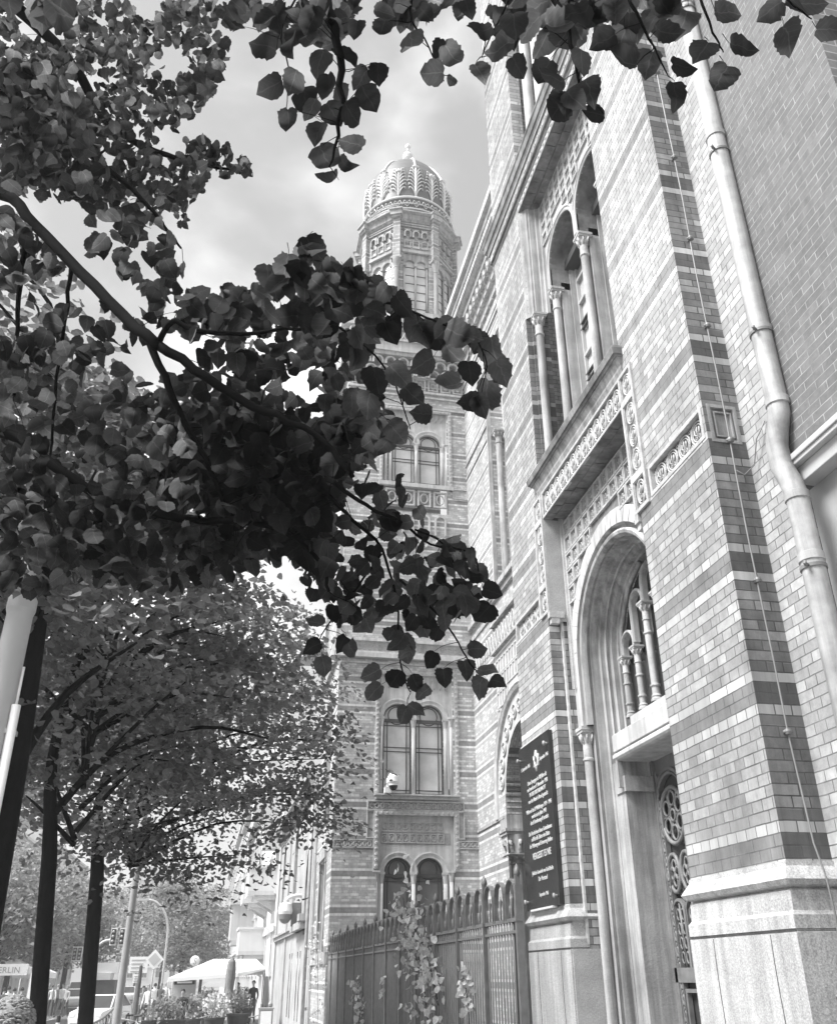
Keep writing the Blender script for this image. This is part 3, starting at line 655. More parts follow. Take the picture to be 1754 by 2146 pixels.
def tframe(u0, u1, z0, z1, fw=.1, sides='lrt', bead=True):
    m = MB()
    if 't' in sides: fbox(m, T, u0, u1, z1 - fw, z1, -.05, .02)
    if 'l' in sides: fbox(m, T, u0, u0 + fw, z0, z1 - fw, -.05, .02)
    if 'r' in sides: fbox(m, T, u1 - fw, u1, z0, z1 - fw, -.05, .02)
    if bead:
        n = int((z1 - z0) / .16)
        for i in range(n):
            for u in (u0 + fw / 2, u1 - fw / 2): oval(m, T, u, z0 + .08 + i * .16, .025, .025, -.055, .02, 6, 3)
        for i in range(int((u1 - u0) / .16)): oval(m, T, u0 + .08 + i * .16, z1 - fw / 2, .025, .025, -.055, .02, 6, 3)
    return m
m = tframe(4.28, 6.92, 4.4, 6.07, .13)
panel(m, T, 4.05, 7.12, 6.06, 6.36, .04, -.05, .02); panel(m, T, 4.05, 4.28, 5.25, 6.06, .03, -.04, .02); panel(m, T, 6.92, 7.12, 5.25, 6.06, .03, -.04, .02)
panel(m, T, 3.05, 4.28, 4.98, 5.22, .03, -.03, .02); panel(m, T, 6.92, 7.56, 4.98, 5.22, .03, -.03, .02)
fbox(m, T, 4.30, 6.93, 6.40, 6.52, -.10, .02); fbox(m, T, 4.26, 6.97, 6.50, 6.54, -.2, .02)
for i in range(18): oval(m, T, 4.2 + i * .163, 6.21, .065, .08, -.01, .02, 8, 4)
for i in range(8): oval(m, T, 3.14 + i * .145, 5.1, .055, .07, -.01, .016, 7, 4)
for i in range(5): oval(m, T, 6.98 + i * .13, 5.1, .05, .07, -.01, .016, 7, 4)
for i in range(9):
    for j in range(2):
        u = 4.62 + i * .22; z = 5.08 + j * .33
        if min(math.hypot(u - c, z - 4.3) for c in (5.05, 6.01)) > .68 or j: panel(m, T.n(.10), u - .1, u + .1, z + .06, z + .34, .025, -.03, .02); oval(m, T.n(.1), u, z + .2, .055, .08, -.01, .014, 8, 4)
lf = m.build('lower_frame', TERRA, tw)
m = MB(); fquad(m, T, 4.09, 7.08, 6.1, 6.32, -.006); fquad(m, T, 3.08, 4.25, 5.01, 5.19, -.006); fquad(m, T, 6.95, 7.53, 5.01, 5.19, -.006); fquad(m, T.n(.1), 4.5, 6.7, 5.1, 5.44, -.006); fquad(m, T, 4.08, 4.25, 5.28, 6.03, -.006); fquad(m, T, 6.95, 7.09, 5.28, 6.03, -.006)
m.build('frame_ground', TERRAM, lf)
m = tframe(4.26, 6.98, 6.56, 10.5, .12)
for i in range(12): tube(m, [T.p(4.5 + i * .19, 9.95, .09), T.p(4.62 + i * .19, 10.25, .07)], .025, 4)
m.build('middle_frame', STONEL, tw)
m = tframe(4.22, 6.98, 17.5, 21.02, .12); fbox(m, T, 4.2, 7.0, 17.5, 17.66, -.12, .02)
for i in range(12): tube(m, [T.p(4.5 + i * .19, 20.55, .09), T.p(4.62 + i * .19, 20.85, .07)], .025, 4)
panel(m, T, 6.98, 7.56, 17.2, 17.62, .05, -.04, .02); panel(m, T, 3.05, 4.2, 17.2, 17.62, .05, -.04, .02)
for i in range(4): panel(m, T, 4.45 + i * .6, 4.95 + i * .6, 16.75, 17.4, .06, -.05, .02); oval(m, T, 4.7 + i * .6, 17.08, .14, .2, -.02, .03, 10, 4); sweep(m, T, 4.7 + i * .6, 16.2, [(.22, 0), (.22, -.06), (.15, -.06), (.15, 0)], 15.6, 10); oval(m, T, 4.7 + i * .6, 15.3, .14, .2, -.02, .03, 10, 4)
m.build('upper_frame', STONEL, tw)
m = MB()
for z0, z1, p in ((10.87, 11.02, .22), (11.02, 11.1, .12), (11.1, 11.45, .03), (11.45, 11.55, .15), (10.7, 10.77, .06), (21.04, 21.12, .06), (21.55, 21.62, .06), (21.75, 21.85, .09)): m.box(TX0 - p, TX1, TY0 - p, TY0 + .02, z0, z1)
for i in range(26): oval(m, T, 3.15 + i * .172, 11.27, .06, .09, -.04, .02, 7, 4)
n = 9
for i in range(n):                                                   # small arcade below the parapet
    u = 3.28 + i * .5; panel(m, T, u - .2, u + .2, 21.9, 22.4, .05, -.08, .02); oval(m, T, u, 22.15, .1, .13, -.03, .025, 8, 4)
    sweep(m, T.n(-.10), u, 22.55, [(.24, 0), (.24, -.16), (.17, -.18), (.17, 0)], 22.4, 10); sweep(m, T.n(-.25), u + .25, 22.95, [(.23, 0), (.23, -.10), (.15, -.12), (.15, 0)], 22.8, 10)
for z0, z1, p in ((22.4, 22.45, .2), (23.2, 23.35, .42), (23.35, 23.8, .5), (23.8, 23.88, .58), (24.45, 24.6, .5), (24.6, 24.9, .3)): m.box(TX0 - p, TX1 + .02, TY0 - p, TY0 + .02, z0, z1)
for i in range(18): u = 3.0 + i * .27; oval(m, T, u, 24.17, .12, .2, -.46, .035, 8, 4); oval(m, T, u + .135, 24.05, .05, .08, -.46, .02, 6, 4)
m.build('arcaded_cornice', STONEL, tw)
m = MB()
for i in range(n): u = 3.28 + i * .5; arch_fill(m, T, u, 22.55, .18, 22.45, -.004, 0, 8); arch_fill(m, T.n(-.1), u + .25, 22.95, .16, 22.85, -.004, 0, 8)
m.build('niche', SOOT, tw)
# octagon
OC = (5.67, 30.4); AP = 2.02
octo = MB(); OP = MB(); og = MB(); bars = MB(); cols = MB(); nich = MB(); col8 = []
def lat8(m, prof, cx=OC[0], cy=OC[1], mi=0):                          # octagonal rings, (apothem, z)
    k = 1 / math.cos(math.pi / 8)
    for (r0, z0), (r1, z1) in zip(prof, prof[1:]):
        P = [[(cx + r * k * math.cos(math.pi / 8 + i * math.pi / 4), cy + r * k * math.sin(math.pi / 8 + i * math.pi / 4), z) for i in range(8)] for r, z in ((r0, z0), (r1, z1))]
        m.add(P[0] + P[1], [(i, (i + 1) % 8, 8 + (i + 1) % 8, 8 + i) for i in range(8)], mi)
lat8(OP, [(2.35, 24.9), (2.35, 25.3), (2.28, 25.35), (2.28, 25.9), (2.15, 26.0)])
for i in range(8):
    a = -math.pi / 2 + i * math.pi / 4; nrm = np.array([math.cos(a), math.sin(a), 0]); tn = np.array([-math.sin(a), math.cos(a), 0])
    Fo = Fr(np.array([OC[0], OC[1], 0]) + nrm * AP, tn, -nrm); hw = AP * math.tan(math.pi / 8)
    for lo, hi in ((-hw, -.56), (.56, hw)): fquad(octo, Fo, lo, hi, 25.9, 31.2)
    fquad(octo, Fo, -.56, .56, 29.35, 31.2); reveal(octo, Fo, -.56, .56, 26, 29.35, 0, .2)
    arch_panel(OP, Fo, -.56, .56, 28.75, 29.35, [(-.245, 28.8, .21), (.245, 28.8, .21)], .06, .14, 0, 0, 8)
    for u in (-.5, 0, .5): tube(OP, [Fo.p(u, 26, .1), Fo.p(u, 28.75, .1)], .045, 6); fbox(OP, Fo, u - .07, u + .07, 28.65, 28.8, .02, .16)
    fbox(OP, Fo, -.62, .62, 29.33, 29.45, -.08, .02); fbox(OP, Fo, -.6, .6, 29.45, 29.52, -.04, .02)
    for s in (-1, 0, 1):
        u = s * .38; panel(OP, Fo, u - .16, u + .16, 29.62, 30.05, .05, -.05, .02); fbox(nich, Fo, u - .1, u + .1, 29.87, 29.93, -.01, .02)
        sweep(OP, Fo, u, 30.45, [(.17, 0), (.17, -.1), (.10, -.12), (.10, 0)], 30.2, 8); arch_fill(nich, Fo, u, 30.45, .11, 30.38, -.005, 0, 6)
    for s in (-.57, -.19, .19, .57): oval(nich, Fo, s, 30.68, .05, .07, -.02, .03, 6, 4)
    for z in (30.85, 30.98): fbox(OP, Fo, -.75, .75, z, z + .06, -.06, .02)
    for u in (-.245, .245): arch_fill(og, Fo, u, 28.8, .21, 26, .18, 0, 8)
    for z in np.arange(26.4, 28.7, .45): fbox(bars, Fo, -.46, .46, z, z + .03, .16, .19)
    b = a + math.pi / 8; R = AP / math.cos(math.pi / 8); cx, cy = OC[0] + R * math.cos(b), OC[1] + R * math.sin(b)
    cols = MB(); lathe(cols, OC[0] + (R + .06) * math.cos(b), OC[1] + (R + .06) * math.sin(b), [(.1, 26), (.1, 28.3), (.12, 28.34), (.1, 28.4), (.12, 28.5), (.19, 28.75), (.2, 28.85)], 10); col8.append(cols)
    e1 = np.array([-math.sin(b), math.cos(b), 0]); e2 = -np.array([math.cos(b), math.sin(b), 0]); Fk = Fr(np.array([cx, cy, 0]) - e2 * .12, e1, e2)
    fbox(octo, Fk, -.16, .16, 28.85, 31.2, 0, .2)
    fbox(OP, Fk, -.24, .24, 28.83, 28.93, -.06, .2); fbox(OP, Fk, -.2, .2, 31.2, 31.3, -.1, .2); fbox(OP, Fk, -.26, .26, 31.3, 31.55, -.17, .2); fbox(OP, Fk, -.3, .3, 31.55, 31.63, -.24, .2)
lat8(OP, [(AP + .03, 31.15), (AP + .05, 31.2), (AP + .12, 31.25), (AP + .14, 31.5), (AP + .3, 31.55), (AP + .3, 31.62), (AP - .1, 31.7)])
oc = octo.build('octagon', BRICKO, syn)
[c_.build('column', STONEO, oc) for c_ in col8]; OP.build('octagon_trim', STONEO, oc); og.build('pane', GLASSW, oc); bars.build('glazing_bars', LEAD, oc); nich.build('niche', SOOT, oc)
# dome
m = MB(); cx, cy = OC
DP = [(1.98, 31.6), (1.98, 32.5), (2.02, 32.55), (2.1, 32.65), (2.12, 32.7), (2.0, 32.78), (2.02, 33.2), (2.06, 33.8), (2.03, 34.3), (1.93, 34.8), (1.74, 35.3), (1.48, 35.8), (1.15, 36.25), (.78, 36.6), (.4, 36.85), (.18, 36.95)]
lathe(m, cx, cy, DP, 48); dm = m.build('dome', DOME, syn)
def rz_(z):
    for (r0, z0), (r1, z1) in zip(DP, DP[1:]):
        if z0 <= z <= z1 and z1 > z0: return r0 + (r1 - r0) * (z - z0) / (z1 - z0)
    return .2
def dp(a, z, o=0): r = rz_(z) + o; return (cx + r * math.cos(a), cy + r * math.sin(a), z)
pal = MB()
for k in range(16):
    a = k * math.pi / 8 - math.pi / 2; m = MB()
    tube(m, [dp(a, z, .04) for z in np.linspace(32.8, 34.6 if k % 2 else 36.9, 12)], .055 if k % 2 == 0 else .04, 6)
    zt = 34.75 if k % 2 == 0 else 34.35
    tube(m, [dp(a - .07, zt, .07), dp(a, zt + .04, .09), dp(a + .07, zt, .07)], .07, 5); m.build('gilded_rib', GILT, dm)
    for s in (-1, 1):
        for q in range(7):                                            # palmette ribs fanning from the stem
            z0 = 32.95 + q * .22; z1 = z0 + .34
            w_ = 1 - .10 * abs(q - 2); tube(pal, [dp(a + s * .015, z0, .02), dp(a + s * .05, z0 + .20, .06), dp(a + s * .12 * w_, z0 + .36, .06), dp(a + s * .18 * w_, z0 + .40, .04), dp(a + s * .188 * w_, z0 + .31, .03)], .025, 4)
pal.build('palmette_relief', GILT, dm); m = MB()
tube(m, [(cx + 2.10 * math.cos(i * math.pi / 24), cy + 2.10 * math.sin(i * math.pi / 24), 32.68) for i in range(48)], .055, 6, 0, True)
tube(m, [(cx + 2.04 * math.cos(i * math.pi / 24), cy + 2.04 * math.sin(i * math.pi / 24), 32.35) for i in range(48)], .03, 6, 0, True)
m.build('ring_moulding', GILT, dm)
m = MB()
for k in range(32):                                                  # interlaced cresting at the foot of the dome
    a = k * math.pi / 16; R = 2.2
    def cp(t, z): return (cx + R * math.cos(a + t), cy + R * math.sin(a + t), 31.84 + (z - 31.62) * 1.22)
    tube(m, [cp(0, 31.75), cp(.085, 31.95), cp(0, 32.2), cp(-.085, 31.95)], .028, 5, 0, True); tube(m, [cp(0, 31.95), cp(.05, 32.05), cp(.098, 31.85), cp(.146, 32.05), cp(.196, 31.95)], .025, 5)
    tube(m, [cp(.098, 31.62), cp(.14, 31.78), cp(.098, 31.9), cp(.056, 31.78)], .025, 5, 0, True)
tube(m, [(cx + 2.2 * math.cos(i * math.pi / 24), cy + 2.2 * math.sin(i * math.pi / 24), 31.88) for i in range(48)], .03, 5, 0, True)
m.build('cresting', GILT, dm)
m = MB(); lathe(m, cx, cy, [(.16, 36.8), (.14, 37.15), (.22, 37.2), (.22, 37.28), (.16, 37.35), (.24, 37.5), (.27, 37.68), (.22, 37.85), (.12, 37.95), (.16, 38.0), (.09, 38.08), (.06, 38.25), (.12, 38.35), (.1, 38.5), (.03, 38.6), (0, 38.62)], 14)
for k in range(4): a = k * 1.571; tube(m, [(cx, cy, 38.25), (cx + .12 * math.cos(a), cy + .12 * math.sin(a), 38.4), (cx + .08 * math.cos(a), cy + .08 * math.sin(a), 38.58)], .03, 5)
m.build('finial', GILT, dm)
# ================================================================= neighbour house, downpipe, cable
nb = empty('modern_house', (5, 3, GZ), 0, 'modern house faced in grey tiles, above a smooth lower wall', 'building')
NX = 3.66; m = MB(); fquad(m, FX(NX), 3.365, 4.74, 4.80, 20); fquad(m, FY(3.365), NX, 6, 4.80, 20, 0, 1); fquad(m, FY(4.74), NX, 6, 4.80, 20, 0, 1); m.quad((NX, 3.365, 4.78), (6, 3.365, 4.78), (6, 4.74, 4.78), (NX, 4.74, 4.78))
m.build('tiled_wall', [TILE, TILED], nb)
PANELM = M_plain('smooth_panel', .34, .5, .08, 1.2, 0, .4, streak=.08); LEDGE = M_plain('ledge_metal', .40, .45, .12, 4, 0, .5)
m = MB(); m.box(NX - .03, NX + .3, 2.4, 4.735, 4.72, 4.79); m.box(NX - .045, NX - .03, 2.4, 4.74, 4.755, 4.803); m.box(NX + .02, NX + .3, 2.4, 4.73, 4.60, 4.72); nbL = m.build('ledge', LEDGE, nb, bevel=.006)
m = MB(); m.box(NX + .14, NX + .5, 0.5, 4.80, 3.2, 4.60); m.box(NX + .142, NX + .5, .5, 4.80, 1.4, 3.193); m.box(NX + .14, NX + .5, .5, 4.80, GZ, 1.393); m.build('wall_panel', PANELM, nb, bevel=.004)
dpipe = empty('downpipe', (3.6, 4.66, GZ), 0, 'pale zinc downpipe with a bend, in the corner between the brick and the grey tiles', 'pipe')
UP = (3.60, 4.655); LO = (3.60, 4.675)
ev = [(UP[0], UP[1], 14.5), (UP[0], UP[1], 5.25), (3.60, 4.66, 5.14), (3.585, 4.70, 5.02), (3.575, 4.735, 4.90), (3.58, 4.735, 4.74), (3.595, 4.70, 4.60), (LO[0], LO[1], 4.48), (LO[0], LO[1], GZ)]
m = MB(); tube(m, ev, .078, 18)
for x, y, z in ((UP[0], UP[1], 5.25), (LO[0], LO[1], 4.48), (UP[0], UP[1], 5.9), (UP[0], UP[1], 8.05), (UP[0], UP[1], 9.9), (LO[0], LO[1], 4.02), (LO[0], LO[1], 2.0)): lathe(m, x, y, [(.079, z - .05), (.087, z - .045), (.087, z + .01), (.079, z + .015)], 18)
m.build('pipe', ZINC, dpipe)
for x, y, z in ((UP[0], UP[1], 5.86), (UP[0], UP[1], 7.82), (UP[0], UP[1], 9.78), (LO[0], LO[1], 3.93), (LO[0], LO[1], 1.8)):
    m = MB(); lathe(m, x, y, [(.08, z - .012), (.088, z - .012), (.088, z + .012), (.08, z + .012)], 18)
    for a in (.5, -2.6): c, s = math.cos(a), math.sin(a); tube(m, [(x + .08 * c, y + .08 * s, z), (x + .13 * c, y + .13 * s, z)], .012, 6); tube(m, [(x + .115 * c, y + .115 * s, z - .02), (x + .115 * c, y + .115 * s, z + .02)], .01, 6)
    m.build('bracket', IRON, dpipe)
CABLE = M_plain('lightning_cable', .23, .5, .15, 5, 0, .5, metal=.3)
lr = empty('lightning_cable', (3.6, 5.3, GZ), 0, 'thin lightning conductor cable clamped to the side of the near brick pier', 'cable')
m = MB(); pts = [(3.585 + .006 * math.sin(i * 1.3), 5.295, 16 - i * .5) for i in range(27)] + [(3.6, 5.27, 2.3), (3.615, 5.235, 2.1), (3.63, 5.24, 1.9), (3.64, 5.275, 1.7), (3.655, 5.285, 1.3), (3.66, 5.29, GZ)]
tube(m, pts, .0065, 6); tube(m, [(3.59, 5.295, 5.03), (3.66, 5.30, 5.0), (3.72, 5.24, 5.06), (3.70, 5.12, 5.22), (3.735, 5.02, 5.33)], .005, 5); m.build('wire', CABLE, lr)
for z in (12.6, 11.2, 9.75, 8.5, 7.45, 6.45, 5.3, 4.1, 3.0, 1.45):
    m = MB(); lathe(m, 3.585, 5.285, [(0, z - .02), (.022, z - .018), (.026, z), (.022, z + .018), (0, z + .02)], 10); tube(m, [(3.585, 5.29, z), (3.585, 5.33, z)], .009, 6); tube(m, [(3.555, 5.29, z), (3.615, 5.29, z)], .011, 6); m.build('clamp', IRON, lr)
# ================================================================= memorial plaque
plq = empty('memorial_plaque', (SX, 9.95, 2.2), 0, 'black stone memorial plaque with a star and pale German lettering on the brick pier', 'plaque')
m = MB(); m.box(3.365, 3.415, 9.40, 10.50, 2.21, 4.0); m.build('slab', BLACKP, plq, bevel=.004)
m = MB(); m.box(3.36, 3.40, 9.62, 10.40, 4.0, 4.012); m.box(3.345, 3.40, 9.58, 10.32, 2.195, 2.215); m.build('edge_strip', LETTER, plq)
def text(name, s, size, y, z, mat, parent, align='CENTER', x=3.361, sx=1.0, rot=None):
    c = bpy.data.curves.new(name, 'FONT'); c.body = s; c.size = size; c.align_x = align; c.extrude = .0015; c.resolution_u = 2; c.space_character = 1.02
    t = bpy.data.objects.new(name, c); COL.objects.link(t); dg = bpy.context.evaluated_depsgraph_get()
    me = bpy.data.meshes.new_from_object(t.evaluated_get(dg)); bpy.data.objects.remove(t); bpy.data.curves.remove(c)
    M_ = rot or Matrix(((0, 0, -1, x), (-sx, 0, 0, y), (0, 1, 0, z), (0, 0, 0, 1)))
    me.transform(M_); me.materials.clear(); me.materials.append(mat)
    o = bpy.data.objects.new(name, me); COL.objects.link(o); o.parent = parent
    if parent.type == 'EMPTY': o.matrix_parent_inverse = (Matrix.Translation(parent.location) @ parent.rotation_euler.to_matrix().to_4x4()).inverted()
    return o
rows = [('Diese Synagoge ist 100 Jahre alt', 3.40, .082), ('und wurde am 9. November 1938', 3.295, .082), ('IN DER KRISTALLNACHT', 3.19, .082), ('von den Nazis in Brand gesteckt', 3.085, .082),
        ('Während des II. Weltkrieges 1939 - 1945', 2.955, .076), ('wurde sie im Jahre 1943', 2.86, .08), ('durch Bombenangriff zerstört', 2.76, .08),
        ('Die Vorderfront dieses Gotteshauses', 2.64, .078), ('soll für alle Zeiten eine Stätte', 2.545, .08), ('der Mahnung und Erinnerung bleiben', 2.45, .078),
        ('Jüdische Gemeinde von Groß Berlin', 2.325, .066), ('Der Vorstand', 2.25, .066)]
body = [r[0] for r in rows[:10]]
zl = [3.53, 3.46, 3.395, 3.325, 3.22, 3.153, 3.087, 2.975, 2.912, 2.843]
for s, z in zip(body, zl): text('lettering', s, .066, 9.87, z, LETTER, plq, sx=.78)
text('lettering', 'VERGESST ES NIE', .10, 9.86, 2.715, LETTER, plq, sx=.82)
text('lettering', 'Jüdische Gemeinde von Groß Berlin', .06, 9.87, 2.56, LETTER, plq, sx=.8)
text('lettering', 'Der Vorstand', .066, 9.87, 2.485, LETTER, plq, sx=.8)
text('lettering', 'September 1966', .055, 9.87, 2.33, LETTER, plq, sx=.8)
text('lettering', '5. September 1866', .06, 10.42, 3.725, LETTER, plq, 'LEFT', sx=.72); text('lettering', '5. September 1966', .06, 9.43, 3.725, LETTER, plq, 'RIGHT', sx=.72)
m = MB(); FP = FX(3.361)
for s in (1, -1):
    P_ = [FP.p(9.85 + s * .10 * math.sin(2 * math.pi * i / 3), 3.75 + s * .115 * math.cos(2 * math.pi * i / 3)) for i in range(3)]
    for i in range(3): tube(m, [P_[i], P_[(i + 1) % 3]], .010, 5)
m.build('star', LETTER, plq)
for y in (9.46, 10.44):
    for z in (2.3, 3.86): m = MB(); tube(m, [(3.38, y, z), (3.33, y, z)], .014, 8); tube(m, [(3.335, y, z), (3.32, y, z)], .026, 10); m.build('bolt', ZINC, plq)
# ================================================================= iron fence
fa, fb = np.array([3.30, 10.62, 0]), np.array([3.05, 28.0, 0]); fd = (fb - fa) / np.linalg.norm(fb - fa); L = np.linalg.norm(fb - fa); fnn = np.array([-fd[1], fd[0], 0]) * -1
FF = Fr(fa, fd, fnn)
fen = empty('iron_fence', tuple(fa * .5 + fb * .5 + np.array([0, 0, GZ])), 0, 'dark wrought iron fence with pointed arches, partly backed with sheet metal', 'fence')
m = MB(); SPC = 1.38; nb_ = int(L / SPC)
FB = MB()
step = SPC / 12
for i in range(int(L / step) + 1):
    u = i * step
    if i % 12 == 0: continue
    tube(FB, [FF.p(u, GZ + .1), FF.p(u, 2.16)], .0105, 5)
for u0 in np.arange(0, L - .1, SPC):
    w_ = SPC / 3
    for k in range(3):                                               # three pointed arches of flat bar between two posts
        a, b = u0 + k * w_ + .035, u0 + (k + 1) * w_ - .035; c = (a + b) / 2; h = (b - a) / 2
        if b > L: continue
        pts = [(a, 2.14), (a, 2.34), (a + .06 * h, 2.44), (a + .25 * h, 2.52), (a + .6 * h, 2.57), (c, 2.585), (b - .6 * h, 2.57), (b - .25 * h, 2.52), (b - .06 * h, 2.44), (b, 2.34), (b, 2.14)]
        for (ua, za), (ub_, zb) in zip(pts, pts[1:]):
            m.add([FF.p(ua, za, -.03), FF.p(ub_, zb, -.03), FF.p(ub_, zb, .03), FF.p(ua, za, .03)], [(0, 1, 2, 3)]); ca = np.array([c, 2.3]);
            q = [np.array(x) for x in ((ua, za), (ub_, zb))]; q2 = [x + (ca - x) / (np.linalg.norm(ca - x) + 1e-6) * .016 for x in q]
            m.add([FF.p(q2[0][0], q2[0][1], -.03), FF.p(q2[1][0], q2[1][1], -.03), FF.p(q2[1][0], q2[1][1], .03), FF.p(q2[0][0], q2[0][1], .03)], [(0, 1, 2, 3)])
            m.add([FF.p(ua, za, -.03), FF.p(ub_, zb, -.03), FF.p(q2[1][0], q2[1][1], -.03), FF.p(q2[0][0], q2[0][1], -.03)], [(0, 1, 2, 3)])
        tube(m, [FF.p(c, 2.14), FF.p(c, 2.30), FF.p(c, 2.36), FF.p(c, 2.42)], [.012, .012, .024, .004], 6)
        tube(m, [FF.p(c - h * .5, 2.14), FF.p(c - h * .5, 2.30)], .01, 5); tube(m, [FF.p(c + h * .5, 2.14), FF.p(c + h * .5, 2.30)], .01, 5)
m.build('arched_cresting', IRON, fen)
bars_o = FB.build('bars', IRON, fen); tag(bars_o, kind='stuff')
for u in np.arange(0, L, SPC):
    m = MB(); fbox(m, FF, u - .028, u + .028, GZ, 2.50, -.04, .04); fbox(m, FF, u - .035, u + .035, 2.12, 2.17, -.05, .05); fbox(m, FF, u - .022, u + .022, 2.5, 2.6, -.03, .03)
    tube(m, [FF.p(u, 2.58), FF.p(u, 2.62), FF.p(u, 2.66), FF.p(u, 2.73)], [.02, .042, .036, .003], 4); m.build('post', IRON, fen)
for z, hgt in ((2.12, .04), (2.0, .03), (-.1, .05)): m = MB(); fbox(m, FF, 0, L, z, z + hgt, -.02, .02); m.build('rail', IRON, fen)
m = MB()
for i in range(int((L - 2.9) / .62) + 1):
    u = 2.9 + i * .62; fbox(m, FF, u, min(u + .615, L), GZ + .05, 2.20 + (.0 if i % 3 else .015), .05, .056); fbox(m, FF, u + .2, u + .215, GZ + .05, 2.19, .042, .05)
m.build('sheet_backing', IRONG, fen)
# ================================================================= security cameras
CAMW = M_plain('white_camera_shell', .75, .35, .05, 2, 0, .5); CAMG = M_plain('grey_camera_shell', .18, .4, .1, 3, 0, .5)
sc1 = empty('security_camera', (4.78, 27.75, 6.56), 0, 'white dome security camera on the window ledge of the far tower', 'camera')
m = MB(); lathe(m, 4.80, 27.72, [(0, 7.12), (.12, 7.10), (.18, 7.0), (.19, 6.85), (.15, 6.78), (.15, 6.74)], 14); tube(m, [(4.66, 27.9, 6.6), (4.66, 27.85, 6.95), (4.75, 27.78, 7.05)], .06, 8); m.box(4.55, 4.75, 27.8, 28.0, 6.55, 6.72); m.build('housing', CAMW, sc1)
m = MB(); lathe(m, 4.80, 27.72, [(.14, 6.76), (.12, 6.67), (.07, 6.61), (0, 6.59)], 14); m.build('lens_dome', DARK, sc1)
# ================================================================= TREES
def M_leaf(name, base, trans, mixf=.5, rough=.5, spec=.35, veins=False):
    t = NT(name); isl = t.geo.outputs['Random Per Island']
    f = t.rng(t.math('POWER', isl, 1.8), 0, 1, .45, 2.7) if veins else t.rng(isl, 0, 1, .55, 1.5); n = t.rng(t.noise(25, 2), .3, .7, .8, 1.2); f = t.math('MULTIPLY', f, n)
    if veins:
        uv = t.n('ShaderNodeUVMap', uv_map='m'); sp = t.n('ShaderNodeSeparateXYZ'); t.l(uv, 0, sp, 0); av = t.math('ABSOLUTE', sp.outputs[1])
        k = t.math('FRACT', t.math('ADD', t.math('MULTIPLY', sp.outputs[0], 5.5), t.math('MULTIPLY', av, -4.5))); side = t.rng(t.math('ABSOLUTE', t.math('ADD', k, -.5)), 0, .09, 1, 0)
        midv = t.rng(av, .008, .028, 1, 0); f = t.math('MULTIPLY', f, t.math('ADD', t.math('MULTIPLY', t.math('MAXIMUM', t.math('MULTIPLY', side, .5), midv), .55), .92))
    t.fin(t.math('MULTIPLY', f, base), rough, None, 0, 0, spec)
    tr = t.n('ShaderNodeBsdfTranslucent'); t.t.links.new(t.grey(t.math('MULTIPLY', f, trans)), tr.inputs[0])
    mx = t.n('ShaderNodeMixShader'); mx.inputs[0].default_value = mixf; t.l(t.b, 0, mx, 1); t.l(tr, 0, mx, 2); t.l(mx, 0, t.out, 0)
    return t.m
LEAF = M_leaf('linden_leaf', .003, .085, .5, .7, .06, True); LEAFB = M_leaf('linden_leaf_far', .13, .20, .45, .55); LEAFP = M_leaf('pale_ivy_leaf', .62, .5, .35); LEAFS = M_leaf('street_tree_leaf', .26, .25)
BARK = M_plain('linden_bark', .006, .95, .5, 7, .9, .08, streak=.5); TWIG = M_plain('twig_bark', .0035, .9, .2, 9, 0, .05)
def leafmesh(name, P, A, B, N_, Ls, tpl, faces, mat, parent, jit=.03, curl=.25):
    k, n = len(tpl), len(P); T_ = np.array(tpl)[None].repeat(n, 0)
    T_ = T_ + rng.normal(0, jit, T_.shape) * np.array([1, 1, .6])
    c = rng.normal(.12, curl, (n, 1)); T_[:, :, 2] += c * (T_[:, :, 0] - .4) ** 2 + rng.uniform(-.25, .75, (n, 1)) * np.abs(T_[:, :, 1]) + rng.normal(0, .25, (n, 1)) * T_[:, :, 1] * T_[:, :, 0]
    W = rng.uniform(.80, 1.14, (n, 1)); T_[:, :, 0] += rng.normal(0, .14, (n, 1)) * T_[:, :, 1] + rng.uniform(-.25, .1, (n, 1)) * np.abs(T_[:, :, 1]) * 0; T_[:, :, 1] += rng.normal(0, .10, (n, 1)) * T_[:, :, 0] ** 2; T_[:, :, 2] += rng.normal(0, .05, (n, 1)) * np.sin(T_[:, :, 0] * 7 + rng.uniform(0, 6, (n, 1)))
    X = P[:, None] + Ls[:, None, None] * ((T_[:, :, 0:1] - .45) * A[:, None] + T_[:, :, 1:2] * W[:, :, None] * B[:, None] + T_[:, :, 2:3] * N_[:, None])
    V = X.reshape(-1, 3); off = np.arange(n)[:, None] * k
    lt = np.array([len(f) for f in faces]); flat = np.concatenate([np.array(f) for f in faces])
    idx = (off + flat[None]).ravel(); me = bpy.data.meshes.new(name)
    me.vertices.add(len(V)); me.vertices.foreach_set('co', V.ravel()); me.loops.add(len(idx)); me.loops.foreach_set('vertex_index', idx.astype(np.int32))
    LT = np.tile(lt, n); me.polygons.add(len(LT)); me.polygons.foreach_set('loop_start', np.concatenate([[0], np.cumsum(LT)[:-1]]).astype(np.int32)); me.polygons.foreach_set('loop_total', LT.astype(np.int32))
    me.polygons.foreach_set('use_smooth', np.ones(len(LT), bool)); me.update(calc_edges=True); me.materials.append(mat)
    if k > 20: ul = me.uv_layers.new(name='m'); T0 = np.array(tpl)[:, :2]; ul.data.foreach_set('uv', np.tile(T0[flat], (n, 1)).ravel())
    o = bpy.data.objects.new(name, me); COL.objects.link(o); o.parent = parent
    if parent.type == 'EMPTY': o.matrix_parent_inverse = Matrix.Translation(parent.location).inverted()
    return o
half = [(-.04, .10), (-.01, .23), (.03, .34), (.12, .39), (.19, .475), (.29, .435), (.37, .475), (.48, .43), (.56, .43), (.67, .35), (.75, .32), (.86, .18)]
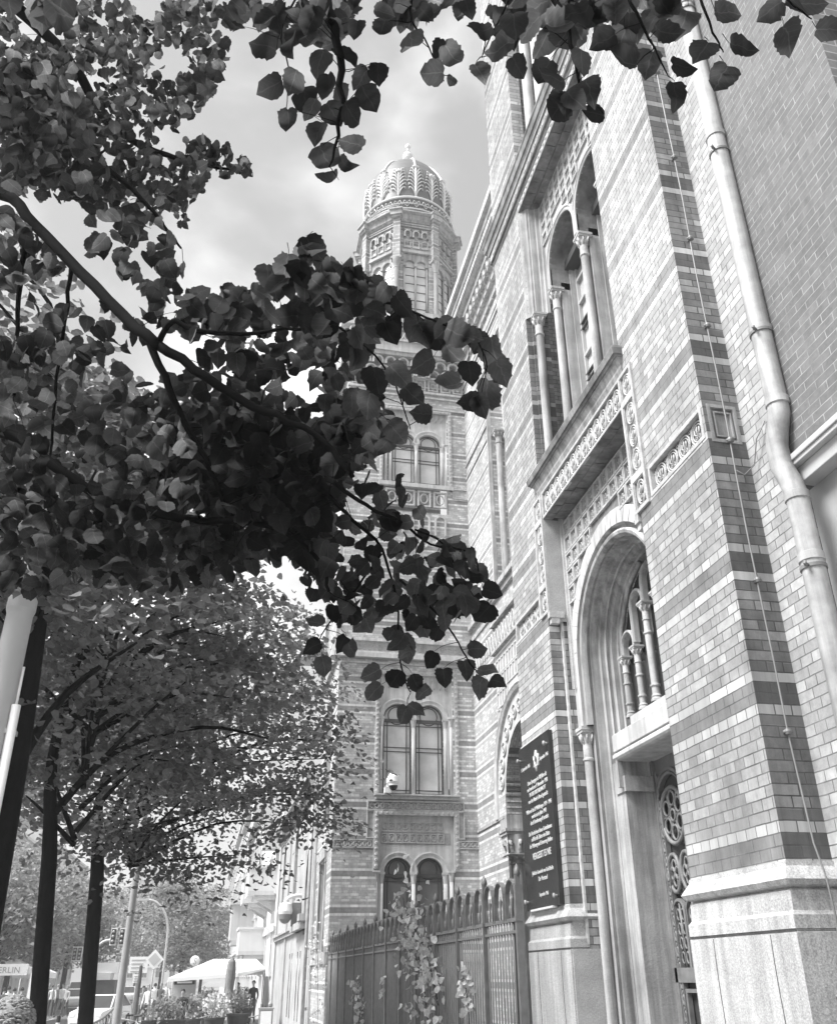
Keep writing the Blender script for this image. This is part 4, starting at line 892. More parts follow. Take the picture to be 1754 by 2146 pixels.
mid = [(0, 0), (.03, 0), (.08, 0), (.14, 0), (.22, 0), (.3, 0), (.4, 0), (.5, 0), (.6, 0), (.7, 0), (.8, 0), (.9, 0), (1.02, 0)]
TPL = [(u, 0, 0) for u, _ in mid] + [(u, v, 0) for u, v in half] + [(u, -v, 0) for u, v in half]
FCS = []
for s in (0, 1):
    b = 13 + 12 * s
    for i in range(11): q = (i, b + i, b + i + 1, i + 1); FCS.append(q if s else q[::-1])
    q = (11, b + 11, 12); FCS.append(q if s else q[::-1])
# the centre line has 13 points, the last face of each side is a triangle at the tip
TPL2 = [(0, 0, 0), (.12, .36, .02), (.45, .45, .06), (.78, .25, .03), (1.05, 0, 0), (.78, -.25, .03), (.45, -.45, .06), (.12, -.36, .02), (.5, 0, 0)]
FCS2 = [(0, 8, 2, 1), (8, 4, 3, 2), (0, 7, 6, 8), (8, 6, 5, 4)]
TPL3 = [(0, 0, 0), (.45, .42, .1), (1, 0, 0), (.45, -.42, .1)]; FCS3 = [(0, 2, 1), (0, 3, 2)]
def basis(A, N_):
    A = A / np.linalg.norm(A, axis=1, keepdims=True); N_ = N_ - (N_ * A).sum(1, keepdims=True) * A; N_ /= np.linalg.norm(N_, axis=1, keepdims=True) + 1e-9
    return A, np.cross(N_, A), N_
def inpoly(P, poly):
    x, y = P[:, 0], P[:, 1]; r = np.zeros(len(P), bool); n = len(poly)
    for i in range(n):
        (x0, y0), (x1, y1) = poly[i], poly[(i + 1) % n]
        c = ((y0 > y) != (y1 > y)) & (x < (x1 - x0) * (y - y0) / (y1 - y0 + 1e-9) + x0); r ^= c
    return r
def unproj(px, py, t): return EYE + ((px[:, None] - PPX) / FPX * CM[0] + (py[:, None] - PPY) / FPX * CM[1] + CM[2]) * t[:, None]
CR, CD, CF = CM[0], CM[1], CM[2]
def orient(n, ang=None, spread=70, tilt=55):
    a = np.radians((90 + rng.normal(0, spread * .6, n)) if ang is None else ang)
    A = np.cos(a)[:, None] * CR + np.sin(a)[:, None] * CD
    tl = np.radians(rng.normal(0, tilt * .55, n)); tl2 = np.radians(rng.normal(0, tilt * .7, n))
    N_ = -CF[None] * np.cos(tl2)[:, None] + np.cross(A, CF) * np.sin(tl2)[:, None]
    A = A * np.cos(tl)[:, None] + CF[None] * np.sin(tl)[:, None]
    return basis(A, N_)
# --- the near linden: its trunk stands left of the camera, its boughs hang into the view
near = empty('linden_tree', (-2.35, 3.4, GZ), 0, 'overhanging linden tree with large heart shaped leaves close overhead', 'tree', 'linden trees along the pavement')
limbs = []                                                           # (points, radius start, radius end)
def limb(px, r0, r1): limbs.append(([at(x, y, t) for x, y, t in px], r0, r1))
limbs.append(([np.array(p) for p in ((-2.3, 3.4, 3.6), (-2.1, 3.45, 4.4), (-1.75, 3.4, 4.85))] + [at(0, 405, 4.0), at(75, 470, 3.7), at(200, 600, 3.35), at(310, 705, 3.05), at(335, 725, 3.02)], .031, .019))
limb([(335, 725, 3.02), (440, 790, 2.95), (530, 855, 2.9), (590, 872, 2.85), (680, 930, 2.8), (740, 1000, 2.75)], .018, .008)
limb([(310, 705, 3.05), (345, 790, 3.0), (385, 880, 2.98), (430, 960, 2.95), (470, 1060, 2.95)], .015, .007)
limb([(62, 470, 3.85), (48, 560, 3.8), (38, 690, 3.75), (30, 830, 3.7)], .014, .007)
limb([(150, 560, 3.7), (142, 640, 3.65), (120, 790, 3.6), (105, 960, 3.5)], .010, .005)
limb([(335, 715, 3.02), (362, 672, 3.0), (400, 690, 2.98), (480, 700, 2.95), (600, 690, 2.9), (655, 690, 2.8)], .011, .005)
limb([(655, 690, 2.8), (700, 680, 2.75), (745, 640, 2.7), (800, 632, 2.65), (860, 650, 2.6), (930, 680, 2.5), (1000, 715, 2.45), (1020, 770, 2.4)], .006, .002)
limb([(700, 678, 2.75), (770, 730, 2.7), (820, 790, 2.65), (845, 850, 2.62), (860, 900, 2.6)], .004, .0015)
limb([(700, 1010, 2.8), (770, 1060, 3.0), (850, 1100, 3.2), (900, 1140, 3.3), (990, 1160, 3.3), (1005, 1215, 3.3)], .008, .002)
limb([(690, 1040, 2.9), (740, 1090, 3.2), (800, 1150, 3.3), (830, 1250, 3.35), (840, 1390, 3.4), (860, 1450, 3.4)], .008, .002)
limb([(800, 1160, 3.3), (750, 1230, 3.3), (700, 1290, 3.3), (670, 1340, 3.3)], .005, .002)
limb([(830, 1210, 3.35), (900, 1270, 3.35), (950, 1330, 3.35), (985, 1390, 3.35), (1010, 1420, 3.35)], .005, .002)
limb([(870, 1110, 3.2), (930, 1140, 3.3), (960, 1200, 3.3), (1000, 1260, 3.3)], .004, .0015)
limbs.append(([np.array(p) for p in ((-2.3, 3.4, 4.5), (-1.7, 3.2, 6.2))] + [at(40, 20, 5.0), at(150, 130, 5.0), at(230, 260, 5.0), at(330, 320, 5.0), at(430, 345, 4.9), at(530, 370, 4.8)], .05, .004))
limbs.append(([np.array(p) for p in ((-2.25, 3.4, 4.6), (-1.6, 3.0, 5.6))] + [at(0, 200, 4.4), at(100, 240, 4.3), at(200, 330, 4.2), at(300, 420, 4.1), at(380, 520, 4.0)], .04, .005))
limbs.append(([np.array(p) for p in ((-2.2, 3.3, 4.9), (-1.4, 2.6, 5.3), (-.6, 1.9, 4.9))] + [at(520, -60, 3.4), at(640, -40, 2.9), at(690, 20, 2.7), at(715, 150, 2.65), at(712, 260, 2.6), at(690, 350, 2.58)], .04, .002))
limbs.append(([np.array((-.6, 1.9, 4.9)), np.array((-.1, 1.6, 4.4))] + [at(900, -120, 2.7), at(1080, -90, 2.5), at(1180, 20, 2.35), at(1200, 120, 2.3), at(1225, 215, 2.3)], .02, .002))
limbs.append(([at(1080, -90, 2.5), at(1280, -90, 2.3), at(1320, 10, 2.2), at(1360, 80, 2.2), at(1400, 160, 2.2)], .008, .0015))
limbs.append(([at(1280, -90, 2.3), at(1440, -70, 2.2), at(1470, 10, 2.15), at(1500, 80, 2.15), at(1515, 110, 2.15)], .006, .0015))
limbs.append(([at(1440, -70, 2.2), at(1600, -60, 2.1), at(1650, 0, 2.1), at(1700, 40, 2.1)], .005, .0015))
limbs.append(([at(1080, -90, 2.5), at(1060, 10, 2.4), at(1030, 70, 2.4), at(1010, 120, 2.4)], .004, .0012))
limbs.append(([at(640, -40, 2.9), at(590, 60, 2.7), at(605, 140, 2.7), at(600, 230, 2.7)], .004, .0012))
limbs.append(([at(900, -120, 2.7), at(860, 20, 2.7), at(900, 100, 2.7), at(930, 170, 2.7)], .005, .0012))
limbs.append(([np.array(p) for p in ((-2.3, 3.4, 3.2), (-1.7, 3.3, 3.6))] + [at(0, 900, 3.6), at(120, 980, 3.4), at(260, 1060, 3.3), at(420, 1090, 3.2), at(560, 1100, 3.1), at(660, 1160, 3.0), at(690, 1240, 2.95)], .03, .005))
m = MB(); lathe(m, -2.35, 3.4, [(.26, GZ), (.2, GZ + .3), (.17, 1.5), (.15, 3.2), (.11, 4.4), (.07, 6.0), (.03, 8.0)], 12); m.build('trunk', BARK, near)
def smooth_path(pts, k=4):
    pts = [np.array(p) for p in pts]; out = []
    for i in range(len(pts) - 1):
        p0, p1, p2, p3 = pts[max(i - 1, 0)], pts[i], pts[i + 1], pts[min(i + 2, len(pts) - 1)]
        for j in range(k):
            t = j / k; out.append(.5 * (2 * p1 + (p2 - p0) * t + (2 * p0 - 5 * p1 + 4 * p2 - p3) * t * t + (3 * p1 - p0 - 3 * p2 + p3) * t ** 3))
    return out + [pts[-1]]
m = MB(); SKEL = []
for pts, r0, r1 in limbs:
    sp = smooth_path(pts); n = len(sp); wob = rng.normal(0, .004, (n, 3)); wob[0] = wob[-1] = 0
    sp = [p + w_ * min(1, r0 * 60) for p, w_ in zip(sp, wob)]
    tube(m, sp, [r0 + (r1 - r0) * i / (n - 1) for i in range(n)], 7); SKEL += sp
m.build('branches', TWIG, near)
SK = np.array(SKEL)
GP, GA, GB, GN, GL = [], [], [], [], []
def put(px, py, t, sz, ang=None, spread=75, tilt=55):
    P = unproj(px, py, t); A, B, N_ = orient(len(P), ang, spread, tilt); GP.append(P); GA.append(A); GB.append(B); GN.append(N_); GL.append(sz)
def cloud(poly, n, t0, t1, s0=.06, s1=.082, holes=(), tilt=60, clump=0):
    xs = [p[0] for p in poly]; ys = [p[1] for p in poly]
    Q = np.stack([rng.uniform(min(xs), max(xs), n * 6), rng.uniform(min(ys), max(ys), n * 6)], 1); ok = inpoly(Q, poly)
    for h in holes: ok &= ~(inpoly(Q, h) & (rng.uniform(0, 1, len(Q)) < .93))
    if clump: ok &= (np.sin(Q[:, 0] / clump + 1.3 * np.sin(Q[:, 1] / clump)) + np.cos(Q[:, 1] / clump * 1.1 + Q[:, 0] / clump * .4) + rng.normal(0, .8, len(Q))) > -.6
    Q = Q[ok][:n]; k = len(Q); put(Q[:, 0], Q[:, 1], rng.uniform(t0, t1, k), rng.uniform(s0, s1, k), None, 75, tilt)
# dense boughs
H1 = [(40, 520), (110, 515), (210, 590), (255, 700), (190, 690), (100, 600), (35, 640)]; H2 = [(150, 690), (250, 640), (300, 720), (270, 760), (160, 730)]; H3 = [(272, 730), (330, 735), (345, 775), (290, 800)]; H4 = [(215, 770), (250, 770), (240, 830), (200, 820)]
H5 = [(645, 855), (690, 855), (690, 905), (640, 900)]; H6 = [(0, 600), (45, 560), (60, 700), (0, 720)]
core = [(0, 720), (120, 700), (260, 770), (340, 800), (430, 740), (540, 680), (640, 640), (720, 690), (780, 780), (820, 860), (810, 960), (770, 985), (700, 1010), (660, 1080), (690, 1160), (700, 1250), (660, 1260), (600, 1150), (520, 1170), (400, 1180), (260, 1190), (120, 1170), (0, 1220)]
cloud(core, 1050, 3.05, 4.3, .055, .086, (H3, H4, H5, [(0, 830), (60, 800), (110, 860), (40, 900)], [(120, 920), (180, 900), (200, 960), (140, 980)], [(260, 760), (330, 750), (330, 830), (280, 850)], [(215, 860), (260, 840), (280, 900), (225, 910)]), 60, 34); 
heavy = [(330, 880), (500, 830), (640, 900), (760, 860), (790, 940), (720, 1000), (690, 1100), (690, 1230), (640, 1180), (560, 1090), (420, 1060), (330, 1000)]
cloud(heavy, 900, 2.9, 3.9, .055, .086)
cloud(heavy, 520, 3.9, 5.0, .07, .1); cloud(core, 110, 4.3, 5.2, .06, .09)  # added leaf layers hidden behind the front ones, there to block the sky light
edge_ = [(560, 560), (600, 530), (655, 500), (690, 545), (740, 575), (800, 600), (860, 640), (800, 660), (760, 760), (680, 720), (600, 680), (540, 640)]
cloud(edge_, 120, 2.5, 3.1, .065, .085, ([(690, 660), (760, 650), (740, 700), (690, 720)],), 50)
cloud([(0, 1000), (640, 1060), (600, 1180), (480, 1210), (330, 1235), (180, 1215), (90, 1240), (0, 1260)], 480, 3.0, 4.0, .052, .078)
cloud([(60, 620), (220, 640), (330, 600), (380, 560), (385, 640), (330, 720), (180, 740), (60, 700)], 34, 3.2, 4.0, .062, .08)
cloud([(180, 430), (380, 460), (385, 620), (330, 640), (240, 560), (180, 520)], 70, 3.3, 4.2, .062, .08)
cloud([(380, 610), (480, 600), (560, 620), (560, 700), (430, 720), (370, 680)], 70, 2.9, 3.5, .062, .08)
up = [(0, 0), (440, 0), (490, 40), (470, 130), (455, 180), (425, 220), (380, 260), (355, 290), (430, 290), (440, 345), (425, 400), (400, 430), (385, 490), (300, 470), (200, 430), (110, 400), (0, 400)]
cloud(up, 1800, 4.2, 6.2, .046, .07, ([(20, 0), (90, 0), (110, 60), (40, 70)], [(280, 0), (340, 0), (330, 50), (280, 40)], [(190, 30), (240, 40), (230, 80)]), 64, 30)
cloud([(0, 100), (120, 150), (200, 260), (230, 370), (200, 420), (120, 420), (0, 400)], 430, 3.6, 5.2, .06, .08)
cloud([(0, 430), (60, 480), (130, 560), (60, 600), (0, 640)], 50, 3.4, 4.2, .06, .08)
cloud([(430, 300), (470, 305), (535, 350), (530, 370), (500, 360), (480, 385), (440, 345)], 45, 4.6, 5.0, .05, .065)
cloud([(470, 0), (1000, 0), (985, 25), (900, 40), (860, 60), (760, 35), (700, 90), (640, 110), (560, 60), (520, 40), (480, 70)], 110, 2.5, 3.6, .06, .08, (), 50)
cloud([(1000, -40), (1420, -40), (1400, 30), (1330, 80), (1200, 70), (1100, 60), (1040, 50)], 75, 2.2, 2.9, .065, .085, (), 45)
cloud([(0, 0), (170, 0), (150, 40), (60, 30)], 10, 1.9, 2.3, .07, .085)
# the airy spray in front of the far tower
spray = [(690, 1010), (770, 990), (830, 1000), (880, 1060), (920, 1090), (990, 1150), (1010, 1200), (1000, 1270), (960, 1290), (930, 1340), (880, 1330), (850, 1380), (800, 1330), (750, 1320), (690, 1290), (650, 1330), (700, 1180)]
cloud(spray, 175, 3.0, 3.7, .055, .078, (), 62)
ex = [(870, 690, 60, 120), (915, 705, 60, 60), (935, 690, 56, 140), (985, 705, 52, 30), (1045, 760, 56, 20), (1010, 850, 50, 60), (1065, 75, 58, 60), (1180, 80, 60, 120), (1215, 40, 60, 60), (1140, 150, 56, 100), (1178, 215, 54, 60), (1300, 90, 60, 110), (1290, 30, 58, 80), (690, 185, 54, 90), (652, 232, 50, 110), (716, 205, 54, 80), (700, 238, 50, 60), (760, 165, 52, 95), (612, 172, 50, 120), (745, 62, 44, 90), (800, 62, 40, 100), (585, 40, 60, 80), (655, 45, 58, 110), (555, 95, 55, 170), (568, 183, 62, 150), (606, 255, 52, 75), (640, 205, 62, 90), (668, 279, 55, 120), (683, 333, 66, 60), (690, 379, 46, 190), (738, 299, 50, 200), (727, 347, 42, 20), (735, 240, 60, 65), (772, 207, 54, 80), (792, 154, 50, 100), (722, 122, 56, 60), (668, 132, 58, 110), (620, 75, 52, 95), (700, 62, 50, 80), (862, 92, 60, 80), (905, 153, 50, 170), (950, 118, 55, 40), (920, 105, 46, 120), (945, 170, 26, 100), (1005, 60, 52, 185), (1006, 152, 42, 75),
      (1050, 101, 70, 150), (1079, 50, 66, 100), (1085, 139, 50, 60), (1137, 93, 74, 120), (1194, 56, 92, 85), (1216, 127, 64, 90), (1153, 165, 82, 170), (1167, 224, 80, 160), (1244, 238, 46, 190), (1234, 181, 62, 70), (1262, 87, 70, 130), (1314, 58, 92, 85), (1304, 129, 66, 180), (1358, 137, 58, 100), (1202, 210, 50, 80), (1436, 37, 84, 95), (1524, 28, 78, 5), (1654, 76, 60, 75), (1612, 23, 66, 130), (1399, 70, 54, 10), (1475, 107, 76, 120), (1552, 100, 60, 5), (1508, 167, 64, 110), (1415, 199, 58, 75), (1432, 139, 56, 10), (1702, 9, 64, 20), (1740, 60, 60, 10), (1668, 10, 50, 60), (1395, 20, 60, 80),
      (655, 520, 60, 60), (640, 560, 55, 100), (600, 560, 58, 110), (700, 560, 46, 70), (580, 600, 60, 120), (740, 600, 66, 15), (800, 615, 48, 120), (845, 640, 60, 80), (825, 680, 44, 90), (815, 700, 50, 80), (890, 700, 88, 80), (960, 700, 76, 20), (885, 762, 60, 150), (945, 740, 50, 60), (1000, 715, 50, 110), (1035, 735, 62, 90), (1052, 780, 68, 60), (1018, 828, 72, 100), (985, 842, 50, 190), (985, 780, 60, 90), (940, 810, 56, 150), (865, 830, 52, 40), (885, 868, 44, 180), (832, 905, 60, 60), (790, 800, 60, 80), (770, 850, 70, 90), (840, 790, 62, 60),
      (785, 1450, 44, 90), (870, 1485, 40, 30), (845, 1500, 36, 110), (895, 1290, 44, 90), (945, 1275, 46, 95), (1005, 1200, 44, 60), (985, 1245, 50, 110), (1030, 1240, 42, 10), (1012, 1285, 50, 120), (955, 1150, 50, 20), (1000, 1360, 40, 20), (978, 1402, 44, 70), (1020, 1406, 40, 15), (1005, 1440, 46, 88), (1038, 1425, 36, 15), (930, 1420, 44, 90), (870, 1430, 40, 80), (885, 1452, 40, 130), (830, 1420, 42, 120), (780, 1410, 44, 150), (735, 1360, 44, 60), (680, 1395, 42, 60), (655, 1355, 40, 170), (715, 1350, 40, 120), (905, 1380, 40, 100), (850, 1350, 44, 60)]
E_ = np.array(ex, float)
tt = np.where(E_[:, 1] < 420, np.where(E_[:, 0] > 1000, 2.3, 2.65), np.where(E_[:, 1] > 960, 3.35, 2.55)) + rng.uniform(-.12, .12, len(E_))
put(E_[:, 0], E_[:, 1], tt, np.minimum(E_[:, 2], 64 - rng.uniform(0, 10, len(E_))) * tt / FPX * 1.04, E_[:, 3] + rng.normal(0, 12, len(E_)), 0, 26)
P = np.concatenate(GP); A = np.concatenate(GA); B = np.concatenate(GB); N_ = np.concatenate(GN); Ls = np.concatenate(GL)
leafmesh('leaves', P, A, B, N_, Ls, TPL, FCS, LEAF, near, .017, .5)
m = MB(); ex0 = len(P) - len(E_)
for i in range(len(P)):
    if i < ex0 and i % 4: continue
    b = P[i] - A[i] * Ls[i] * .45; d = np.linalg.norm(SK - b, axis=1); j = int(d.argmin())
    if d[j] > .17:
        if i < ex0: continue
        q2 = b + np.array([rng.normal(0, .012), rng.normal(0, .012), .022 + .012 * rng.random()]); tube(m, [q2, (q2 + b) / 2 + rng.normal(0, .003, 3), b], [.0012, .001, .0008], 4, 0, False, False); continue
    q = SK[j]; md = (q * .5 + b * .5) + np.array([0, 0, .06 * d[j]]) + rng.normal(0, .03 * d[j], 3)
    c1 = q * .75 + md * .25 + rng.normal(0, .02 * d[j], 3); c2 = md * .5 + b * .5 + np.array([0, 0, .03 * d[j]])
    tube(m, [q, c1, md, c2, b], [.0016, .0015, .0013, .0010, .0008], 4, 0, False, False)
m.build('twigs', TWIG, near)
# --- the row of lindens beyond
def rowtree(x, y, r, zb, crown, n, label, boughs, seed, lsz=(.09, .15), mat=LEAFB, grp='linden trees along the pavement', name='linden_tree', lean=0):
    R = np.random.default_rng(seed); t = empty(name, (x, y, GZ), 0, label, 'tree', grp)
    (cx, cy, cz), (rx, ry, rz), zlo = crown
    m = MB(); h = cz + rz * .6
    tube(m, smooth_path([(x, y, GZ), (x + lean * (.8), y + .03, GZ + .8), (x + lean * (zb - GZ) + .03, y, zb), (x + lean * (zb + 1.6 - GZ), y, zb + 2), (cx * .6 + x * .4, cy, h)]), list(np.interp(np.linspace(0, 1, 17), [0, .08, .5, .75, 1], [r * 1.35, r * 1.05, r * .9, r * .6, .03])), 10)
    m.build('trunk', BARK, t)
    m = MB(); tips = []
    for bp, r0 in boughs:
        sp = smooth_path(bp); tube(m, sp, [r0 * (1 - .8 * i / (len(sp) - 1)) for i in range(len(sp))], 6)
    flat_ = n > 9000; K = max(24, n // (210 if flat_ else 70)); C_ = []
    while len(C_) < K:
        v = R.normal(0, 1, 3); v /= np.linalg.norm(v); q = np.array([cx, cy, cz]) + v * np.array([rx, ry, rz]) * (R.uniform(.12, 1) ** .42)
        if q[2] > zlo + .25 * abs(R.normal()): C_.append(q)
    C_ = np.array(C_)
    for c in C_[::2 if flat_ else 6]:
        s0 = np.array([x + (cx - x) * .4, y + (cy - y) * .4, min(max(c[2] - 1.1, zb + .2), h - .3)]); tube(m, smooth_path([s0, s0 * .5 + c * .5 + np.array([0, 0, .35]) + R.normal(0, .15, 3), c]), [(.045 - .0045 * i) for i in range(9)], 5)
    m.build('branches', BARK, t)
    P = []; A = []; 
    for c in C_:
        k = n // K; sp = R.uniform(.45, .85); o = np.clip(R.normal(0, 1, (k, 3)), -2, 2) * np.array([sp, sp, .11 if flat_ else sp * .6])
        tl = R.normal(0, .22, 2); o[:, 2] += tl[0] * o[:, 0] + tl[1] * o[:, 1] - .22 * (o[:, 0] ** 2 + o[:, 1] ** 2)   # flat sprays that droop at their ends
        ex_ = np.array([c[0] - cx, c[1] - cy]) / max(rx, .1) * .3; o[:, 2] -= .5 * np.maximum(0, o[:, 0] * ex_[0] + o[:, 1] * ex_[1])
        P.append(c + o); A.append(np.stack([o[:, 0] * .8 + R.normal(0, .6, k), o[:, 1] * .8 + R.normal(0, .6, k), -np.abs(R.normal(.35, .4, k))], 1))
    P = np.concatenate(P); A = np.concatenate(A); keep = P[:, 2] > zlo - .5; P, A = P[keep], A[keep]; k = len(P)
    N_ = np.stack([R.normal(0, .5, k), R.normal(0, .5, k), np.ones(k)], 1); A, B, N_ = basis(A, N_)
    leafmesh('crown', P, A, B, N_, R.uniform(*lsz, k), TPL2 if n > 9000 else TPL3, FCS2 if n > 9000 else FCS3, mat, t, .03)
    return t
rowtree(-2.12, 10.0, .16, 3.6, ((-2.9, 10.2, 7.0), (2.1, 2.6, 2.7), 4.2), 11000, 'nearest linden of the row, thick trunk right behind the pale lamp post', [([(-2.25, 10, 3.4), (-1.9, 10.3, 4.4), (-1.3, 10.8, 5.2)], .07)], 3, lean=-.035)
rowtree(-2.19, 15.0, .125, 3.2, ((-2.4, 15.2, 7.2), (3.1, 3.2, 3.3), 3.3), 17000, 'slender linden between the thick trunk by the lamp post and the wide crowned one', [([(-2.65, 15, 3.8), (-1.9, 15.1, 4.8), (-.6, 15.3, 5.3), (.5, 15.5, 5.2)], .07), ([(-2.7, 15, 5), (-1.5, 15, 6.6), (-.3, 15.2, 7.2)], .06)], 4, lean=-.115)
rowtree(-2.42, 22.0, .165, 3.6, ((-1.6, 22.0, 7.0), (4.5, 3.6, 3.5), 3.15), 25000, 'farthest linden of the row, wide dark crown reaching towards the synagogue', [([(-2.78, 22, 4), (-1.4, 22, 5.6), (.6, 22, 6.6), (2.0, 22, 6.7)], .09), ([(-2.8, 22, 4.4), (-1.8, 22, 6.5), (-.2, 22, 8.4), (1.0, 22, 8.6)], .08)], 5, lean=-.085)
# --- ivy on the fence
def creeper(name, pts, n, label, spread=.12, lsz=(.06, .12), grp='climbing plants on the fence'):
    P0 = np.array(pts[0]); t = empty(name, tuple(P0), 0, label, 'plant', grp); m = MB(); sp = smooth_path(pts, 5)
    tube(m, sp, .006, 5); m.build('stem', BARK, t)
    S = np.array(sp); P = S[rng.integers(0, len(S), n)] + rng.normal(0, spread, (n, 3)) * np.array([.5, 1, 1]); A = rng.normal(0, 1, (n, 3)); A[:, 2] -= .6; N2 = rng.normal(0, .5, (n, 3)) + np.array([-1.0, -.4, .3]); A, B, N_ = basis(A, N2)
    leafmesh('leaves', P, A, B, N_, rng.uniform(*lsz, n), TPL2, FCS2, LEAFP, t, .04); return t
def fp(u, z, d=-.1): return FF.p(u, z, d)
creeper('ivy', [fp(4.0, .3), fp(4.3, 1.0), fp(4.7, 1.6), fp(5.0, 1.9), fp(5.5, 2.15), fp(5.9, 2.4), fp(6.2, 2.8)], 300, 'pale leafy creeper hanging over the middle of the iron fence', .3, (.07, .13))
creeper('ivy', [fp(3.6, 1.2), fp(4.2, 1.75), fp(4.8, 2.1), fp(5.6, 2.35)], 170, 'pale creeper clump beside the plain sheet metal of the fence', .2, (.07, .13))
creeper('ivy', [fp(1.7, .3), fp(1.9, .9), fp(2.0, 1.35), fp(2.2, 1.6)], 70, 'small pale creeper between the bars nearest the plaque', .08, (.06, .11))
creeper('ivy', [fp(11.2, .3), fp(10.8, .9), fp(11.3, 1.2), fp(11.6, 1.4)], 90, 'sprig of pale leaves in front of the grey sheet metal', .15, (.08, .14))
creeper('ivy', [fp(8.2, 1.2), fp(8.3, 1.5)], 12, 'tiny pale sprig poking through the sheet metal', .06, (.06, .1))
creeper('ivy', [fp(16.8, .5, -.3), fp(17.2, 1.6, -.3), fp(17.6, 2.2, -.3), fp(18.6, 2.3, -.3)], 150, 'dusty bush at the far end of the fence beside the tower', .3, (.05, .1))
# ================================================================= GROUND
ASPH = M_plain('asphalt', .13, .9, .2, 1.5, .3, fine=.2); PAVE = M_brick('paving_slabs', .26, .34, .14, bands=False, bw=.5, rh=.5, ms=.008, squash=1, bs=.2); KERB = M_plain('granite_kerb', .32, .85, .2, 3, .2)
EARTH = M_plain('dusty_ground', .22, .95, .2, .5); LINE = M_plain('road_paint', .7, .7, .15, 4)
def flat(name, x0, x1, y0, y1, z, mat, kind='structure'):
    m = MB(); m.quad((x0, y0, z), (x1, y0, z), (x1, y1, z), (x0, y1, z)); return tag(m.build(name, mat), kind=kind)
flat('ground', -900, 900, -300, 1600, GZ - .16, EARTH)
flat('road', -15.3, -3.75, -60, 600, GZ - .12, ASPH)
m = MB(); m.box(-3.58, 9, -60, 600, GZ - .2, GZ); tag(m.build('pavement', PAVE), kind='structure')
m = MB(); m.box(-3.75, -3.58, -60, 600, GZ - .2, GZ + .004); tag(m.build('kerb', KERB), kind='structure')
m = MB(); m.box(-24, -15.45, -60, 600, GZ - .2, GZ); tag(m.build('far_pavement', PAVE), kind='structure')
m = MB(); m.box(-15.45, -15.3, -60, 600, GZ - .2, GZ + .004); tag(m.build('far_kerb', KERB), kind='structure')
m = MB()
for i in range(40): m.quad((-9.6, i * 8, GZ - .116), (-9.48, i * 8, GZ - .116), (-9.48, i * 8 + 3, GZ - .116), (-9.6, i * 8 + 3, GZ - .116))
tag(m.build('lane_marking', LINE), kind='structure')
# ================================================================= HOUSES
PLAST = M_plain('cream_render', .50, .9, .08, 1, .1, streak=.12); PLASTW = M_plain('white_render', .58, .9, .06, 1, 0, streak=.06); PLASTG = M_plain('grey_render', .40, .9, .1, 1, 0, streak=.15); ROOF = M_plain('slate_roof', .16, .7, .2, 4); WING = M_glass('house_window_glass', .09); ROUGH = M_plain('weathered_render', .36, .9, .25, 1.6, .2, streak=.1)
def xf(y): return 3.42 - .017 * (y - 5.3)
class FD_:                                                          # facade frame of the bending street front
    pass
def facade(y0, y1): a = np.array([xf(y0), y0, 0]); b = np.array([xf(y1), y1, 0]); d = (b - a) / np.linalg.norm(b - a); n = np.array([d[1], -d[0], 0]); return Fr(a - d * y0 / d[1] * 0 - d * 0, d, n), np.linalg.norm(b - a)
# arched house next to the synagogue
h1 = empty('arched_house', (5, 40, GZ), 0, 'low pale rendered house with pointed arches and a heavy cornice beside the far tower', 'building')
F1, L1 = facade(32.66, 48.5); m = MB()
u = lambda y: (y - 32.66)
wall(m, F1, 0, L1, GZ, 7.6, [(1.2, 2.9, 2.9, 5.9), (6.5, 7.9, 4.3, 7.2), (12.6, 13.8, 4.3, 7.2)])
for a, b, c, e in ((1.2, 2.9, 2.9, 5.9), (6.5, 7.9, 4.3, 7.2), (12.6, 13.8, 4.3, 7.2)): reveal(m, F1, a, b, c, e, 0, .35)
for uc, r, zs, zt in ((2.05, .85, 4.4, 5.9), (7.2, .7, 6.3, 7.2), (13.2, .6, 6.4, 7.2)):
    for s in (-1, 1):                                                # pointed heads filled in beside the arch
        pts = [(uc + s * r, zs), (uc + s * r * .9, zs + (zt - zs) * .45), (uc + s * r * .6, zs + (zt - zs) * .8), (uc, zt)]
        m.add([F1.p(a, b, .01) for a, b in pts] + [F1.p(uc + s * r, zt, .01)], [(0, 1, 2, 3, 4)])
m.quad(F1.p(0, 7.6), F1.p(L1, 7.6), F1.p(L1, 7.6, 8), F1.p(0, 7.6, 8)); m.quad(F1.p(0, GZ), F1.p(0, 7.6), F1.p(0, 7.6, 8), F1.p(0, GZ, 8)); m.quad(F1.p(L1, GZ), F1.p(L1, 7.6), F1.p(L1, 7.6, 8), F1.p(L1, GZ, 8))
m.build('wall', ROUGH, h1)
m = MB()
for a, b, c, e in ((1.2, 2.9, 2.9, 5.9), (6.5, 7.9, 4.3, 7.2), (12.6, 13.8, 4.3, 7.2)): fquad(m, F1, a, b, c, e, .34)
m.build('window', WING, h1)
m = MB()
for z0, z1, p in ((7.3, 7.4, .05), (7.4, 7.6, .12), (7.6, 7.85, .3), (7.85, 8.0, .42), (3.05, 3.2, .12), (3.2, 3.28, .2)): fbox(m, F1, -.0 if z0 > 4 else 1.0, L1, z0, z1, -p, .02)
m.build('cornice', STONE, h1)
m = MB()
for uu in (9.6, 15.2): fbox(m, F1, uu, uu + .5, GZ, 7.3, -.07, .02)
m.build('pier_strip', ROUGH, h1)
m = MB()
for uu in (3.2, 4.2, 6.4, 7.4): fbox(m, F1, uu, uu + .22, .2, 2.4, -.012, .02, 0)
m.build('slit_window', WING, h1)
